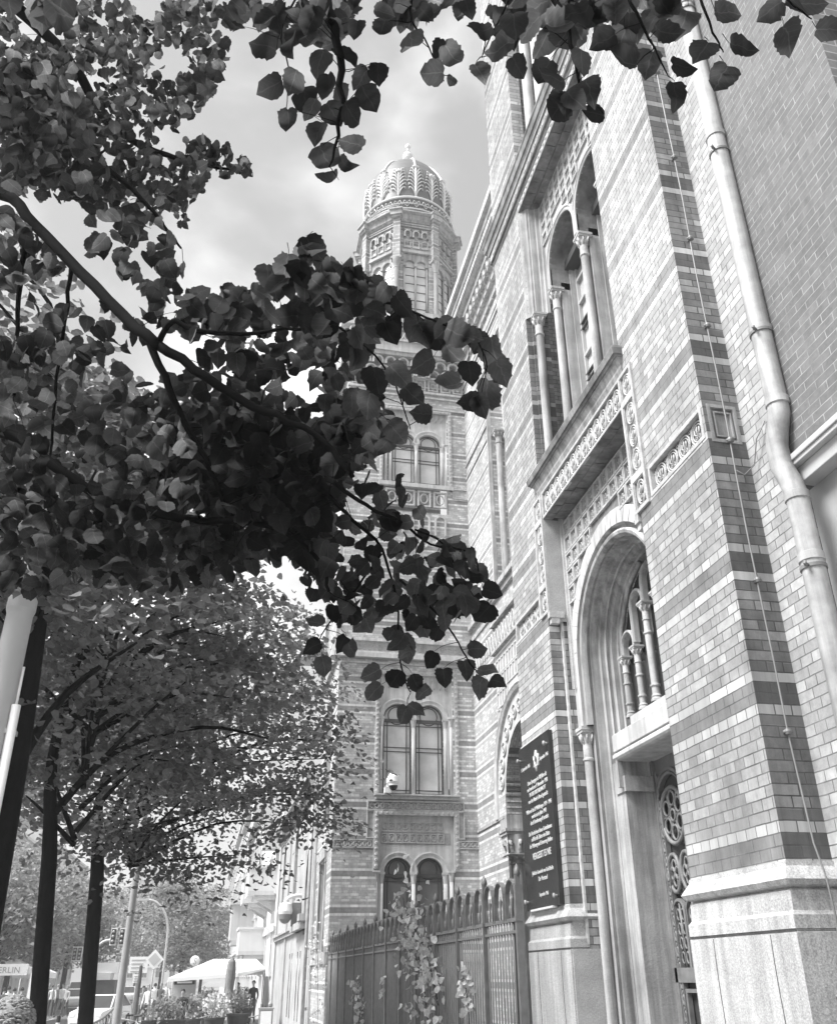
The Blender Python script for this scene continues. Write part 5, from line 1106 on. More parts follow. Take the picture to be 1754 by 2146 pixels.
m = MB(); tube(m, [F1.p(.35, GZ, -.12), F1.p(.35, 7.5, -.12)], .06, 8); m.build('rainwater_pipe', ZINC, h1)
m = MB(); fbox(m, F1, .9, 1.6, 3.28, 3.5, -.35, .02); fbox(m, F1, 1.0, 5.0, 3.05, 3.28, -.3, .02); m.build('bracket_ledge', STONE, h1)
# grey security camera on the arched house
pc = aty(605, 1913, 36.5)
sc2 = empty('security_camera', tuple(pc), 0, 'dark and white security camera on a curved arm on the pale arched house', 'camera')
m = MB(); tube(m, smooth_path([pc + np.array([.9, .6, .55]), pc + np.array([.3, .1, .6]), pc + np.array([-.1, 0, .45]), pc + np.array([-.15, 0, .15])]), .07, 8); lathe(m, pc[0] - .12, pc[1], [(0, pc[2] + .4), (.22, pc[2] + .3), (.27, pc[2] + .05), (.24, pc[2] - .05)], 14); m.build('arm', CAMW, sc2)
m = MB(); lathe(m, pc[0] - .12, pc[1], [(.24, pc[2] - .05), (.22, pc[2] - .22), (.12, pc[2] - .34), (0, pc[2] - .38)], 14); m.box(pc[0] + .12, pc[0] + .45, pc[1], pc[1] + .3, pc[2] - .45, pc[2] + .35); m.build('housing', CAMG, sc2)
def winset(parent, F, L, h, floors, bays, z0=1.2, ww=1.1, wh=1.9, proud=True, mat=None):
    fh = (h - z0 - .8) / floors
    for f in range(floors):
        for b in range(bays):
            uc = L * (b + .5) / bays; zb = z0 + f * fh + .6
            m = MB(); fbox(m, F, uc - ww / 2 - .16, uc + ww / 2 + .16, zb + wh, zb + wh + .28, -.16, .01); fbox(m, F, uc - ww / 2 - .1, uc + ww / 2 + .1, zb - .18, zb, -.14, .01)
            for s in (-1, 1): fbox(m, F, *sorted((uc + s * ww / 2, uc + s * (ww / 2 + .13))), zb, zb + wh, -.07, .01)
            w_ = m.build('window', mat or PLASTW, parent)
            m = MB(); fbox(m, F, uc - ww / 2, uc + ww / 2, zb, zb + wh, -.012, .005); m.build('pane', WING, w_)
            m = MB(); fbox(m, F, uc - .03, uc + .03, zb, zb + wh, -.03, -.01); fbox(m, F, uc - ww / 2, uc + ww / 2, zb + wh * .66, zb + wh * .7, -.03, -.01); m.build('frame', FRAMEW, w_)
def house(label, F, L, h, floors, bays, mat, roof=True, depth=11, name='town_house', grp='town houses along the street', roofh=3):
    o = F.p(L / 2, GZ, 0); t = empty(name, tuple(o), 0, label, 'building', grp); m = MB()
    wall(m, F, 0, L, GZ, h); fquad(m, F, 0, L, GZ, h, depth)
    for uu in (0, L): m.quad(F.p(uu, GZ), F.p(uu, h), F.p(uu, h, depth), F.p(uu, GZ, depth))
    m.build('wall', mat, t); m = MB()
    for z0, z1, p in ((h - .5, h - .3, .15), (h - .3, h, .45), (3.6, 3.8, .15), (GZ, .3, .06)): fbox(m, F, 0, L, z0, z1, -p, .01)
    m.build('cornice', PLASTW if mat is not PLASTW else PLAST, t)
    m = MB(); a = [F.p(0, h, -.3), F.p(L, h, -.3), F.p(L, h + roofh, depth * .35), F.p(0, h + roofh, depth * .35), F.p(0, h, depth), F.p(L, h, depth)]
    m.add(a, [(0, 1, 2, 3), (3, 2, 5, 4), (0, 3, 4), (1, 5, 2)]); r = m.build('roof', ROOF, t)
    winset(t, F, L, h, floors, bays); return t
F2, L2 = facade(48.55, 66); b2 = house('cream corner house with stacked projecting balconies behind the pale arched house', F2, L2, 17, 4, 4, PLASTW)
for (yb, zc) in ((50.2, 5.85), (50.4, 9.9), (56.5, 5.9), (57, 2.95 + .3)):
    uu = yb - 48.55; m = MB()
    fbox(m, F2, uu, uu + 3.0, zc - .55, zc - .35, -1.45, .01); fbox(m, F2, uu + .15, uu + 2.85, zc - .75, zc - .55, -1.1, .01); bb = m.build('balcony', PLAST, b2)
    m = MB(); fbox(m, F2, uu, uu + 3.0, zc - .35, zc + .75, -1.45, -1.33); fbox(m, F2, uu, uu + .12, zc - .35, zc + .75, -1.33, .01); fbox(m, F2, uu + 2.88, uu + 3.0, zc - .35, zc + .75, -1.33, .01); fbox(m, F2, uu - .06, uu + 3.06, zc + .75, zc + .87, -1.52, .01); m.build('parapet', PLASTW, bb)
    m = MB()
    for s in (.5, 2.4): m.add([F2.p(uu + s, zc - .75, 0), F2.p(uu + s, zc - .75, -1.0), F2.p(uu + s, zc - 1.3, 0), F2.p(uu + s + .15, zc - .75, 0), F2.p(uu + s + .15, zc - .75, -1.0), F2.p(uu + s + .15, zc - 1.3, 0)], [(0, 1, 2), (3, 5, 4), (1, 4, 5, 2), (0, 3, 4, 1)])
    m.build('bracket', PLAST, bb)
m = MB(); fbox(m, F2, 1.2, 2.4, 7.5, 12, -.9, .01); m.build('bay', PLAST, b2)
F3, L3 = facade(66.1, 88); b3 = house('grey town house with a steep slate roof and a gabled dormer', F3, L3, 12.5, 3, 6, PLASTG, roofh=5)
m = MB(); a = [F3.p(4, 12.5, -.1), F3.p(8, 12.5, -.1), F3.p(8, 15, -.1), F3.p(6, 16.6, -.1), F3.p(4, 15, -.1)]; bk = [p + F3.D * 3 for p in a]; m.add(a + bk, [(0, 1, 2, 3, 4), (2, 7, 8, 3), (3, 8, 9, 4), (0, 4, 9, 5), (1, 6, 7, 2)]); m.build('dormer', PLAST, b3)
m = MB(); fbox(m, F3, 5, 8.4, 3.9, 6.2, -1.6, .01); fbox(m, F3, 4.8, 8.6, 6.2, 6.4, -1.75, .01); fbox(m, F3, 4.9, 8.5, 3.6, 3.9, -1.5, .01); m.build('bay', PLAST, b3)
hs = [(88.1, 104, 15.5, 4, 4, PLASTW, 'white narrow town house with dark shutters, beyond the slate roofed one'), (104.1, 128, 17, 4, 6, PLAST, 'cream town house half hidden by the pale street trees'), (128.1, 160, 16, 4, 8, PLASTG, 'long grey town house beyond the cream one, towards the street end')]
for y0, y1, h, fl, ba, mt, lb in hs: FF_, LL = facade(y0, y1); house(lb, FF_, LL, h, fl, ba, mt)
FLs = [(70, 95, 18, 4, 7, PLASTW, 'white town house across the street'), (95.2, 130, 17, 4, 9, PLAST, 'cream town house across the street behind the tents'), (130.2, 180, 19, 5, 12, PLASTW, 'tall pale town house across the street, farthest on that side')]
for y0, y1, h, fl, ba, mt, lb in FLs:
    Fl = Fr((-24, y1, 0), (0, -1, 0), (-1, 0, 0)); house(lb, Fl, y1 - y0, h, fl, ba, mt)
Fe = Fr((-20, 230, 0), (1, 0, 0), (0, 1, 0)); house('tall pale house closing off the far end of the street', Fe, 12, 22, 5, 4, PLASTW)
# ================================================================= STREET FURNITURE
PALEM = M_plain('pale_painted_steel', .42, .45, .08, 3, 0, .5); GREYM = M_plain('grey_painted_steel', .30, .45, .1, 3, 0, .5); BLK = M_plain('black_plastic', .03, .5, .1); SIGNW = M_plain('sign_face', .80, .5, .04, 3); RED = M_plain('lit_lamp_glass', .3, .3, .05); CLOTH = M_plain('awning_cloth', .78, .9, .05, 2); GREYC = M_plain('folded_grey_cloth', .20, .95, .15, 9, .2); WOOD = M_plain('pale_wood', .45, .7, .1, 5); CHROME = M_plain('steel', .45, .3, .1, 3, 0, .5, metal=.5)
def thing(name, loc, label, cat, group=None): return empty(name, tuple(map(float, loc)), 0, label, cat, group)
# near lamp post at the left edge
lpst = thing('lamp_post', (-2.05, 8.4, GZ), 'pale tapering lamp post with a white cable tube, before the thick linden trunk', 'lamp post')
m = MB(); lathe(m, -2.08, 8.4, [(.20, GZ), (.17, .2), (.145, .4), (.115, 4.6), (.13, 4.65), (.13, 4.75), (.10, 4.8), (.085, 5.5), (.15, 5.56), (.19, 5.9), (.12, 6.05), (0, 6.1)], 18); m.build('mast', PALEM, lpst)
m = MB(); tube(m, [(-1.88, 8.35, GZ), (-1.935, 8.35, 3.75)], .04, 10); tube(m, [(-1.935, 8.35, 3.7), (-1.94, 8.36, 4.1)], .012, 6); m.build('cable_tube', SIGNW, lpst)
m = MB()
for z in (1.0, 2.3, 3.5): m.box(-2.1, -1.9, 8.33, 8.47, z, z + .04)
m.build('strap', CHROME, lpst)
# big grey mast with the lamp, further on
sl_ = thing('street_lamp', (-2.46, 28.3, GZ), 'tall grey street lamp mast beside the farthest dark linden trunk', 'street lamp')
m = MB(); lathe(m, -2.46, 28.3, [(.12, GZ), (.105, 1.2), (.085, 6.5), (.06, 7.5)], 12); tube(m, smooth_path([(-2.46, 28.3, 7.4), (-2.8, 28.3, 8.1), (-3.6, 28.3, 8.3)]), .045, 8); m.build('mast', GREYM, sl_)
m = MB(); m.box(-4.3, -3.5, 28.15, 28.45, 8.22, 8.36); m.build('lamp_head', PALEM, sl_)
cl = thing('street_lamp', (-.0499 * 62, 62, GZ), 'white street lamp post with a bowed arm before the pale tree', 'street lamp')
cx_, cy_ = -.0499 * 62, 62
m = MB(); tube(m, smooth_path([(cx_, cy_, GZ), (cx_, cy_, 3.4), (cx_ - .05, cy_, 4.4), (cx_ - .35, cy_, 5.2), (cx_ - .9, cy_, 5.75), (cx_ - 1.5, cy_, 5.9)]), .07, 8); m.build('mast', PALEM, cl)
m = MB(); m.box(cx_ - 2.1, cx_ - 1.4, cy_ - .15, cy_ + .15, 5.82, 5.95); m.build('lamp_head', PALEM, cl)
def signal_head(par, x, y, z, k=1.0):
    m = MB(); m.box(x - .19 * k, x + .19 * k, y, y + .12, z - .52 * k, z + .52 * k); m.build('backing_board', SIGNW, par)
    m = MB(); m.box(x - .13 * k, x + .13 * k, y - .12, y - .002, z - .44 * k, z + .44 * k); h = m.build('signal_box', BLK, par)
    for q in (-.28, 0, .28): m = MB(); tube(m, [(x, y - .125, z + q * k), (x, y - .16, z + q * k)], .09 * k, 10); m.build('lamp', RED, h)
tl = thing('traffic_light', (-5.05, 42, GZ), 'traffic light pair with black faces on a bowed arm beside the tall grey mast', 'traffic light', 'traffic lights over the street')
m = MB(); tube(m, smooth_path([(-5.1, 42.3, GZ), (-5.1, 42.3, 1.5), (-4.95, 42.3, 2.5), (-4.6, 42.2, 2.95), (-4.1, 42.15, 3.02), (-3.7, 42.15, 3.02)]), .05, 8); m.build('mast', PALEM, tl)
signal_head(tl, -.1004 * 42, 42, 1.6 + .0364 * 42, .62); signal_head(tl, -.0924 * 42, 42, 1.6 + .0363 * 42, .62)
for i, (rs, y, zz, lb, mxx) in enumerate((((-.1826, -.176), 66, .0284, 'white backed traffic lights on a long level arm left of the thick trunks', -.215), ((-.1335, -.1290), 75, .0217, 'small white backed traffic lights on an arm between the two dark trunks', -.155))):
    t = thing('traffic_light', (mxx * y, y + .3, GZ), lb, 'traffic light', 'traffic lights over the street'); m = MB(); tube(m, smooth_path([(mxx * y, y + .3, GZ), (mxx * y, y + .3, 1.6 + zz * y - .6), (mxx * y + .7, y + .3, 1.6 + zz * y - .05), (rs[1] * y, y + .2, 1.6 + zz * y)]), .06, 6); m.build('mast', PALEM, t)
    for r_ in rs: signal_head(t, r_ * y, y, 1.6 + zz * y, .9)
sg = thing('direction_sign', (-2.9, 40, GZ), 'white rectangular direction board with lines of text on a pole', 'sign')
x0, x1, z0, z1 = -.0823 * 40, -.0650 * 40, 1.6 + .0047 * 40, 1.6 + .0188 * 40; m = MB(); m.box(x0, x1, 39.97, 40, z0, z1); m.box((x0 + x1) / 2 - .14, (x0 + x1) / 2 + .12, 39.97, 40, z0 - .33, z0 - .03); m.build('board', SIGNW, sg)
m = MB()
for k in range(4): m.box(x0 + .08, x1 - .1 - .07 * (k % 2), 39.955, 39.965, z1 - .13 - k * .13, z1 - .105 - k * .13)
for k in range(3): m.box((x0 + x1) / 2 - .1, (x0 + x1) / 2 + .08, 39.955, 39.965, z0 - .12 - k * .08, z0 - .10 - k * .08)
m.build('text_line', GREYM, sg)
m = MB(); tube(m, [((x0 + x1) / 2, 40.03, GZ), ((x0 + x1) / 2, 40.03, z1)], .035, 8); m.build('pole', GREYM, sg)
dg = thing('priority_sign', (-.0594 * 41, 41, GZ), 'diamond shaped priority road sign right of the white board', 'sign'); cx_, cz_ = -.0594 * 41, 1.6 + .0162 * 41
m = MB()
for r_, yy in ((.36, 40.98), ): m.add([(cx_ - r_, yy, cz_), (cx_, yy, cz_ - r_), (cx_ + r_, yy, cz_), (cx_, yy, cz_ + r_), (cx_ - r_, 41, cz_), (cx_, 41, cz_ - r_), (cx_ + r_, 41, cz_), (cx_, 41, cz_ + r_)], [(0, 1, 2, 3), (4, 7, 6, 5), (0, 4, 5, 1), (1, 5, 6, 2), (2, 6, 7, 3), (3, 7, 4, 0)])
db = m.build('board', SIGNW, dg); m = MB(); r_ = .24; m.add([(cx_ - r_, 40.972, cz_), (cx_, 40.972, cz_ - r_), (cx_ + r_, 40.972, cz_), (cx_, 40.972, cz_ + r_)], [(0, 1, 2, 3)]); m.build('centre_field', M_plain('yellow_field', .5, .5, .05), dg)
m = MB(); tube(m, [(cx_, 41.04, GZ), (cx_, 41.04, cz_ + .2)], .035, 8); m.build('pole', GREYM, dg)
pst = thing('slim_post', (-.071 * 37, 37, GZ), 'slim dark post under the white direction board', 'post'); m = MB(); lathe(m, -.071 * 37, 37, [(.08, GZ), (.07, 1.5), (.055, 2.0), (0, 2.05)], 10); m.build('shaft', M_plain('dark_post', .10, .7, .2), pst)
sb = thing('station_sign', (-.0212 * 72, 72, GZ), 'round white station sign with a letter S on a pole above the awning', 'sign'); cx_, cz_ = -.0212 * 72, 1.6 + .0145 * 72
m = MB(); tube(m, [(cx_, 72.06, cz_), (cx_, 71.98, cz_)], .34, 24); m.build('disc', SIGNW, sb)
YX = lambda x, y, z: Matrix(((1, 0, 0, x), (0, 0, -1, y), (0, 1, 0, z), (0, 0, 0, 1)))
text('letter', 'S', .62, 0, 0, GREYM, sb, rot=YX(cx_, 71.965, cz_ - .22)); m = MB(); tube(m, [(cx_, 72.1, GZ), (cx_, 72.1, cz_)], .05, 8); m.build('pole', GREYM, sb)
# cafe canopy
aw = thing('cafe_awning', (.2, 51, GZ), 'wide white cafe awning with lettering along its front edge', 'awning'); ya = 48.0
A0 = np.array([-.0445 * ya, ya, 1.6 + .0002 * ya]); A1 = np.array([.0209 * ya, ya, 1.6 + .0036 * ya]); A2 = np.array([.0468 * 52, 52, 1.6 + .0073 * 52]); R0 = np.array([-.0036 * 51.5, 51.5, 1.6 + .016 * 51.5]); R1 = np.array([.0378 * 52.5, 52.5, 1.6 + .0155 * 52.5]); B0 = np.array([-2.2, 55, 1.62]); B1 = np.array([2.5, 55, 1.7])
m = MB(); m.add([A0, A1, A2, R1, R0, B0, B1], [(0, 1, 3, 4), (1, 2, 3), (0, 4, 5), (4, 3, 6, 5), (2, 6, 3)]); dz = np.array([0, 0, -.16]); m.add([A0, A1, A1 + dz, A0 + dz], [(0, 1, 2, 3)]); m.add([A1, A2, A2 + dz * .5, A1 + dz], [(0, 1, 2, 3)])
m.build('canopy', CLOTH, aw)
m = MB()
for p in (A0, A1, B0, B1, A2): tube(m, [(p[0], p[1] + .05, GZ), (p[0], p[1] + .05, p[2])], .03, 6)
m.build('pole', GREYM, aw)
d_ = (A1 - A0) / np.linalg.norm(A1 - A0); up_ = (R0 + R1 - A0 - A1) / 2; up_ = up_ - d_ * (up_ @ d_); up_ /= np.linalg.norm(up_); nn = np.cross(d_, up_); o_ = A0 + d_ * .92 + up_ * .22 + nn * .02
text('lettering', 'GRAND BAR', .30, 0, 0, GREYM, aw, 'LEFT', rot=Matrix([[d_[i] * 1.25, up_[i], nn[i], o_[i]] for i in range(3)] + [[0, 0, 0, 1]]))
pu = thing('closed_parasol', (.0148 * 44, 44, GZ), 'closed grey cafe parasol standing before the white awning', 'parasol'); cx_ = .0143 * 44
m = MB(); tube(m, [(cx_, 44, GZ), (cx_, 44, 2.36)], .03, 8); m.build('pole', WOOD, pu)
m = MB(); n = 14; zs_ = [(.03, 2.38), (.14, 2.2), (.17, 1.9), (.16, 1.5), (.13, 1.15), (.15, .95), (.24, .70), (.22, .62)]
for (r0, q0), (r1, q1) in zip(zs_, zs_[1:]):
    ring = lambda r, q: [(cx_ + r * (1 + .28 * (i % 2 * 2 - 1)) * math.cos(2 * math.pi * i / n), 44 + r * (1 + .28 * (i % 2 * 2 - 1)) * math.sin(2 * math.pi * i / n), q) for i in range(n)]
    m.add(ring(r0, q0) + ring(r1, q1), [(i, (i + 1) % n, n + (i + 1) % n, n + i) for i in range(n)], 0, True)
m.build('folded_canopy', GREYC, pu); m = MB(); lathe(m, cx_, 44, [(.35, GZ), (.35, GZ + .08), (.06, GZ + .1)], 14); m.build('base', GREYM, pu)
def table(x, y, label):
    t = thing('cafe_table', (x, y, GZ), label, 'table', 'cafe tables on the pavement'); m = MB(); m.box(x - .75, x + .75, y - .35, y + .35, GZ + .80, GZ + .84); m.build('table_top', WOOD, t)
    for sx in (-.62, .62):
        for sy in (-.28, .28): m = MB(); tube(m, [(x + sx, y + sy, GZ), (x + sx, y + sy, GZ + .8)], .022, 6); m.build('leg', BLK, t)
    return t
table(-.0173 * 46, 46, 'cafe table set with glasses, left of the closed parasol'); table(.0214 * 46, 46, 'bare cafe table right of the closed parasol'); table(.7, 50, 'cafe table in the shade under the awning')
def chair(x, y, rz, label):
    t = empty('cafe_chair', (x, y, GZ), rz, label, 'chair', 'cafe chairs at the tables'); m = MB(); m.box(-.22, .22, -.22, .22, .43, .47); m.build('seat', BLK, t, local=True)
    m = MB(); m.box(-.22, .22, .20, .24, .6, .88); m.build('backrest', BLK, t, local=True)
    for sx in (-.2, .2):
        for sy in (-.2, .22): m = MB(); tube(m, [(sx, sy, 0), (sx, sy, .88 if sy > 0 else .45)], .015, 5); m.build('leg', CHROME, t, local=True)
chair(-1.2, 45.2, .3, 'black cafe chair at the near side of the left table'); chair(-.3, 45.1, -.2, 'black cafe chair turned towards the parasol'); chair(1.5, 45.2, .1, 'black cafe chair beside the right table'); chair(.5, 46.8, 3.0, 'black cafe chair behind the right table')
GL_ = [( -1.0 + i * .13, 46 + (i % 3 - 1) * .12) for i in range(6)]
for i, (x, y) in enumerate(GL_):
    m = MB(); lathe(m, x, y, [(.03, GZ + .845), (.035, GZ + .85), (.04, GZ + .98)], 10); tag(m.build('drinking_glass', M_plain('clear_glass', .7, .1, .02, 3, 0, .6)), 'upright drinking glass on the left cafe table', 'glass', 'glasses on the left cafe table')
POT = M_plain('dark_planter', .05, .6, .2, 4)
for i, (r_, y, w_, h_, n, lb) in enumerate(((-.0438, 38, .55, .5, 520, 'long dark planter with a bushy shrub, nearest the road'), (-.0189, 41, .35, .5, 300, 'round dark pot with loose leafy plant under the left table edge'), (.0024, 42, .4, .5, 420, 'round dark pot with flowering shrub left of the parasol'), (.0242, 42.5, .45, .6, 420, 'dark pot with a grassy bush right of the parasol'), (-.005, 49, .5, .6, 620, 'tall bush in a tub below the awning lettering'), (.028, 51, .5, .6, 500, 'dense bush in a tub under the right end of the awning'))):
    x = r_ * y; t = thing('planter', (x, y, GZ), lb, 'planter', 'planters around the cafe terrace'); m = MB()
    if i == 0: m.box(x - .75, x + .75, y - .25, y + .25, GZ, GZ + .62); m.box(x - .78, x + .78, y - .28, y + .28, GZ + .62, GZ + .68)
    else: lathe(m, x, y, [(w_ * .7, GZ), (w_, GZ + h_), (w_ * 1.06, GZ + h_ + .02), (w_ * 1.06, GZ + h_ + .08), (w_ * .9, GZ + h_ + .08), (0, GZ + h_)], 14)
    m.build('pot', POT, t)
    q = rng.normal(0, 1, (n, 3)); q = q / np.linalg.norm(q, axis=1, keepdims=True) * rng.uniform(.2, 1, (n, 1)) * np.array([.85 if i == 0 else .6, .5, .5]) + np.array([x, y, GZ + h_ + .5]); A, B, N_ = basis(rng.normal(0, 1, (n, 3)), rng.normal(0, .5, (n, 3)) + np.array([0, -.5, 1])); leafmesh('foliage', q, A, B, N_, rng.uniform(.08, .17, n), TPL3, FCS3, LEAFP if i in (2, 4) else LEAFS, t)
for r_, lb in ((.0099, 'ball topped bollard in front of the closed parasol'), (-.0282, 'ball topped bollard left of the cafe tables'), (.0543, 'ball topped bollard beside the house wall')):
    y = 43.2; x = r_ * y; t = thing('bollard', (x, y, GZ), lb, 'bollard', 'bollards round the terrace'); m = MB(); lathe(m, x, y, [(.09, GZ), (.085, .35), (.1, .38), (.06, .42), (.05, .45), (.1, .52), (.1, .6), (.05, .67), (0, .68)], 12); m.build('shaft', GREYM, t)
m = MB(); tube(m, smooth_path([(-.0282 * 43.2, 43.2, .33), (-.6, 43.2, .12), (.0099 * 43.2, 43.2, .33), (1.4, 43.2, .1), (.0543 * 43.2, 43.2, .33)]), .022, 5); tag(m.build('chain', GREYM), 'thin chain slung between the terrace bollards', 'chain')
mb_ = thing('menu_board', (-.0288 * 50, 50, GZ), 'tall pale advertising case with a dark header behind the cafe plants', 'display case'); x = -.0288 * 50; m = MB(); m.box(x - .55, x + .55, 50, 50.12, GZ + .3, 1.6 - .0005 * 50); m.build('case', PALEM, mb_); m = MB(); m.box(x - .48, x + .48, 49.98, 49.995, 1.32, 1.50); m.build('header', BLK, mb_); m = MB(); m.box(x - .35, x + .35, 49.97, 49.975, 1.37, 1.45); m.build('header_text', SIGNW, mb_)
cb_ = thing('litter_bin', (.0507 * 42, 42, GZ), 'square bin with a white printed panel near the house wall', 'bin'); x = .0507 * 42; m = MB(); m.box(x - .28, x + .28, 42, 42.5, GZ, .42); m.box(x - .31, x + .31, 41.97, 42.53, .42, .48); m.build('case', GREYM, cb_); m = MB(); m.box(x - .22, x + .22, 41.975, 41.985, GZ + .1, .36); m.build('printed_panel', SIGNW, cb_)
# railing beside the road, hoops, striped post
rl = thing('railing', (-3.1, 31, GZ), 'low dark railing with upright bars at the kerb beside the last trunk', 'railing'); ra, rb = np.array([-.1085 * 30, 30, 0]), np.array([-.0905 * 31.2, 31.2, 0]); m = MB()
tube(m, smooth_path([ra + [0, 0, .50], (ra + rb) / 2 + [0, 0, .62], rb + [0, 0, .85]]), .03, 6); tube(m, [ra + [0, 0, -.2], rb + [0, 0, -.2]], .02, 6)
for i in range(9): f_ = i / 8; p = ra * (1 - f_) + rb * f_; tube(m, [p + [0, 0, GZ], p + [0, 0, .5 + .32 * f_]], .016, 5)
m.build('rail_frame', IRON, rl)
for i, (r_, y, z) in enumerate(((-.1600, 27, .84), (-.1545, 27.2, .80))):
    x = r_ * y; t = thing('bicycle_stand', (x, y, GZ), ('white hooped stand half hidden by the thick trunk', 'white hooped stand, lower of the pair at the thick trunk')[i], 'bike stand', 'white hoops at the trunk'); m = MB(); tube(m, smooth_path([(x - .15, y, GZ), (x - .13, y, z - .3), (x, y, z), (x + .13, y, z - .3), (x + .15, y, GZ)]), .03, 8); m.build('hoop', SIGNW, t)
st = thing('striped_post', (-.1384 * 33, 33, GZ), 'low post with diagonal black and white stripes at the road edge', 'post'); m = MB(); x = -.1384 * 33
for k in range(6): lathe(m, x, 33, [(.06, GZ + k * .17), (.06, GZ + (k + 1) * .17)], 10, k % 2)
m.build('shaft', [SIGNW, BLK], st)
# ================================================================= CARS
GLC = M_glass('car_glass', .04); TYRE = M_plain('tyre', .02, .8, .1); LAMPG = M_plain('headlamp', .7, .2, .02)
def car(x, y, rz, val, label, k=1.0, van=False):
    P_ = M_plain('car_paint_%d' % int(val * 100), val, .3, .03, 2, 0, .6)
    t = empty('parked_car', (x, y, GZ - .12), rz, label, 'car', 'cars on the street')
    h = 1.9 if van else 1.42
    st_ = [(-2.05, .35, .55, .70), (-2.0, .25, .78, .82), (-1.2, .22, .88, .86), (-.8, .22, .92, .88), (1.2, .22, .95, .88), (1.85, .24, .98, .84), (2.05, .3, .8, .78)]
    m = MB(); R_ = []
    for yy, zl, zh, w_ in st_: R_.append([(-w_ * .93, yy, zl), (-w_, yy, (zl + zh) / 2), (-w_ * .95, yy, zh), (w_ * .95, yy, zh), (w_, yy, (zl + zh) / 2), (w_ * .93, yy, zl)])
    vs = [p for r_ in R_ for p in r_]; fs = [(i * 6 + j, i * 6 + (j + 1) % 6, (i + 1) * 6 + (j + 1) % 6, (i + 1) * 6 + j) for i in range(len(R_) - 1) for j in range(6)] + [tuple(range(6))[::-1], tuple((len(R_) - 1) * 6 + j for j in range(6))]
    m.add(vs, fs); b = m.build('body', P_, t, local=True, bevel=.05)
    m = MB(); a = [(-.78, -1.0, .9), (.78, -1.0, .9), (.82, 1.75, .95), (-.82, 1.75, .95), (-.62, -.25, h), (.62, -.25, h), (.64, 1.2, h), (-.64, 1.2, h)]
    m.add(a, [(4, 5, 6, 7), (0, 1, 5, 4), (1, 2, 6, 5), (2, 3, 7, 6), (3, 0, 4, 7)]); m.build('windows', GLC, t, local=True)
    m = MB(); m.add([(-.63, -.27, h - .02), (.63, -.27, h - .02), (.65, 1.22, h - .02), (-.65, 1.22, h - .02), (-.58, -.15, h + .03), (.58, -.15, h + .03), (.6, 1.1, h + .03), (-.6, 1.1, h + .03)], [(4, 5, 6, 7), (0, 1, 5, 4), (1, 2, 6, 5), (2, 3, 7, 6), (3, 0, 4, 7)])
    for s in (-1, 1):
        for (ya, za), (yb, zb) in (((-1.0, .9), (-.25, h)), ((.45, .93), (.45, h)), ((1.75, .95), (1.2, h))): tube(m, [(s * .80, ya, za), (s * .635, yb, zb)], .04, 5)
    m.build('roof', P_, t, local=True)
    for s in (-1, 1):
        for yy in (-1.3, 1.35):
            m = MB(); tube(m, [(s * .72, yy, .31), (s * .88, yy, .31)], .31, 16); w_ = m.build('wheel', TYRE, t, local=True); m = MB(); tube(m, [(s * .87, yy, .31), (s * .895, yy, .31)], .19, 12); m.build('rim', CHROME, w_, local=True)
        m = MB(); m.box(s * .62 - .14, s * .62 + .14, -2.06, -1.96, .58, .72); m.build('headlight', LAMPG, t, local=True)
        m = MB(); m.box(s * .66 - .1, s * .66 + .1, 2.0, 2.08, .6, .82); m.build('tail_light', GREYM, t, local=True)
    m = MB(); m.box(-.26, .26, -2.09, -2.0, .42, .53); m.build('number_plate', SIGNW, t, local=True)
CF_ = lambda px, y: float(ray(px, 2080)[0] / ray(px, 2080)[1] * y)
car(-.1015 * 52, 52, -.25, .80, 'white car close by, between the last trunk and the tall grey mast')
car(-.0804 * 105, 105, 0, .55, 'pale car coming along the road right of the tall grey mast'); car(-.0635 * 95, 95, 0, .62, 'pale car behind the white direction board'); car(-.1265 * 88, 88, .1, .78, 'white car between the two dark trunks'); car(-.1268 * 96, 97, .1, .06, 'black car behind the white one between the trunks', 1, True); car(-.108 * 120, 120, 0, .3, 'grey car far down the road left of the kiosk')
# ================================================================= TENTS AND KIOSK ACROSS THE STREET
def stall(x, y, w, d, zt, label, name='market_tent'):
    t = thing(name, (x, y, GZ), label, 'tent', 'white tents across the street'); m = MB(); z = zt
    a = [(x - w / 2, y, z), (x + w / 2, y, z), (x + w / 2, y + d, z), (x - w / 2, y + d, z)]; m.add(a + [(x, y + d / 2, z + .5)] + [(p[0], p[1], z - .3) for p in a], [(0, 1, 4), (1, 2, 4), (2, 3, 4), (3, 0, 4), (0, 5, 6, 1), (1, 6, 7, 2), (3, 8, 5, 0), (2, 7, 8, 3)]); m.build('canopy', CLOTH, t)
    for p in a: m = MB(); tube(m, [(p[0], p[1], GZ), (p[0], p[1], z)], .04, 6); m.build('leg', PALEM, t)
    return t
t1 = stall(-.190 * 58, 58, 2.4, 3, 2.2, 'white tent with a lettered front across the street'); fr = MB(); fr.box(-.190 * 58 - 1.2, -.190 * 58 + 1.0, 57.9, 57.96, 1.85, 2.4); fr.build('sign_board', SIGNW, t1); text('lettering', 'BERLIN', .42, 0, 0, GREYM, t1, rot=YX(-.190 * 58 - .05, 57.88, 1.97))
stall(-.170 * 62, 62, 2.0, 3, 2.0, 'narrow white tent right behind the lettered one'); 
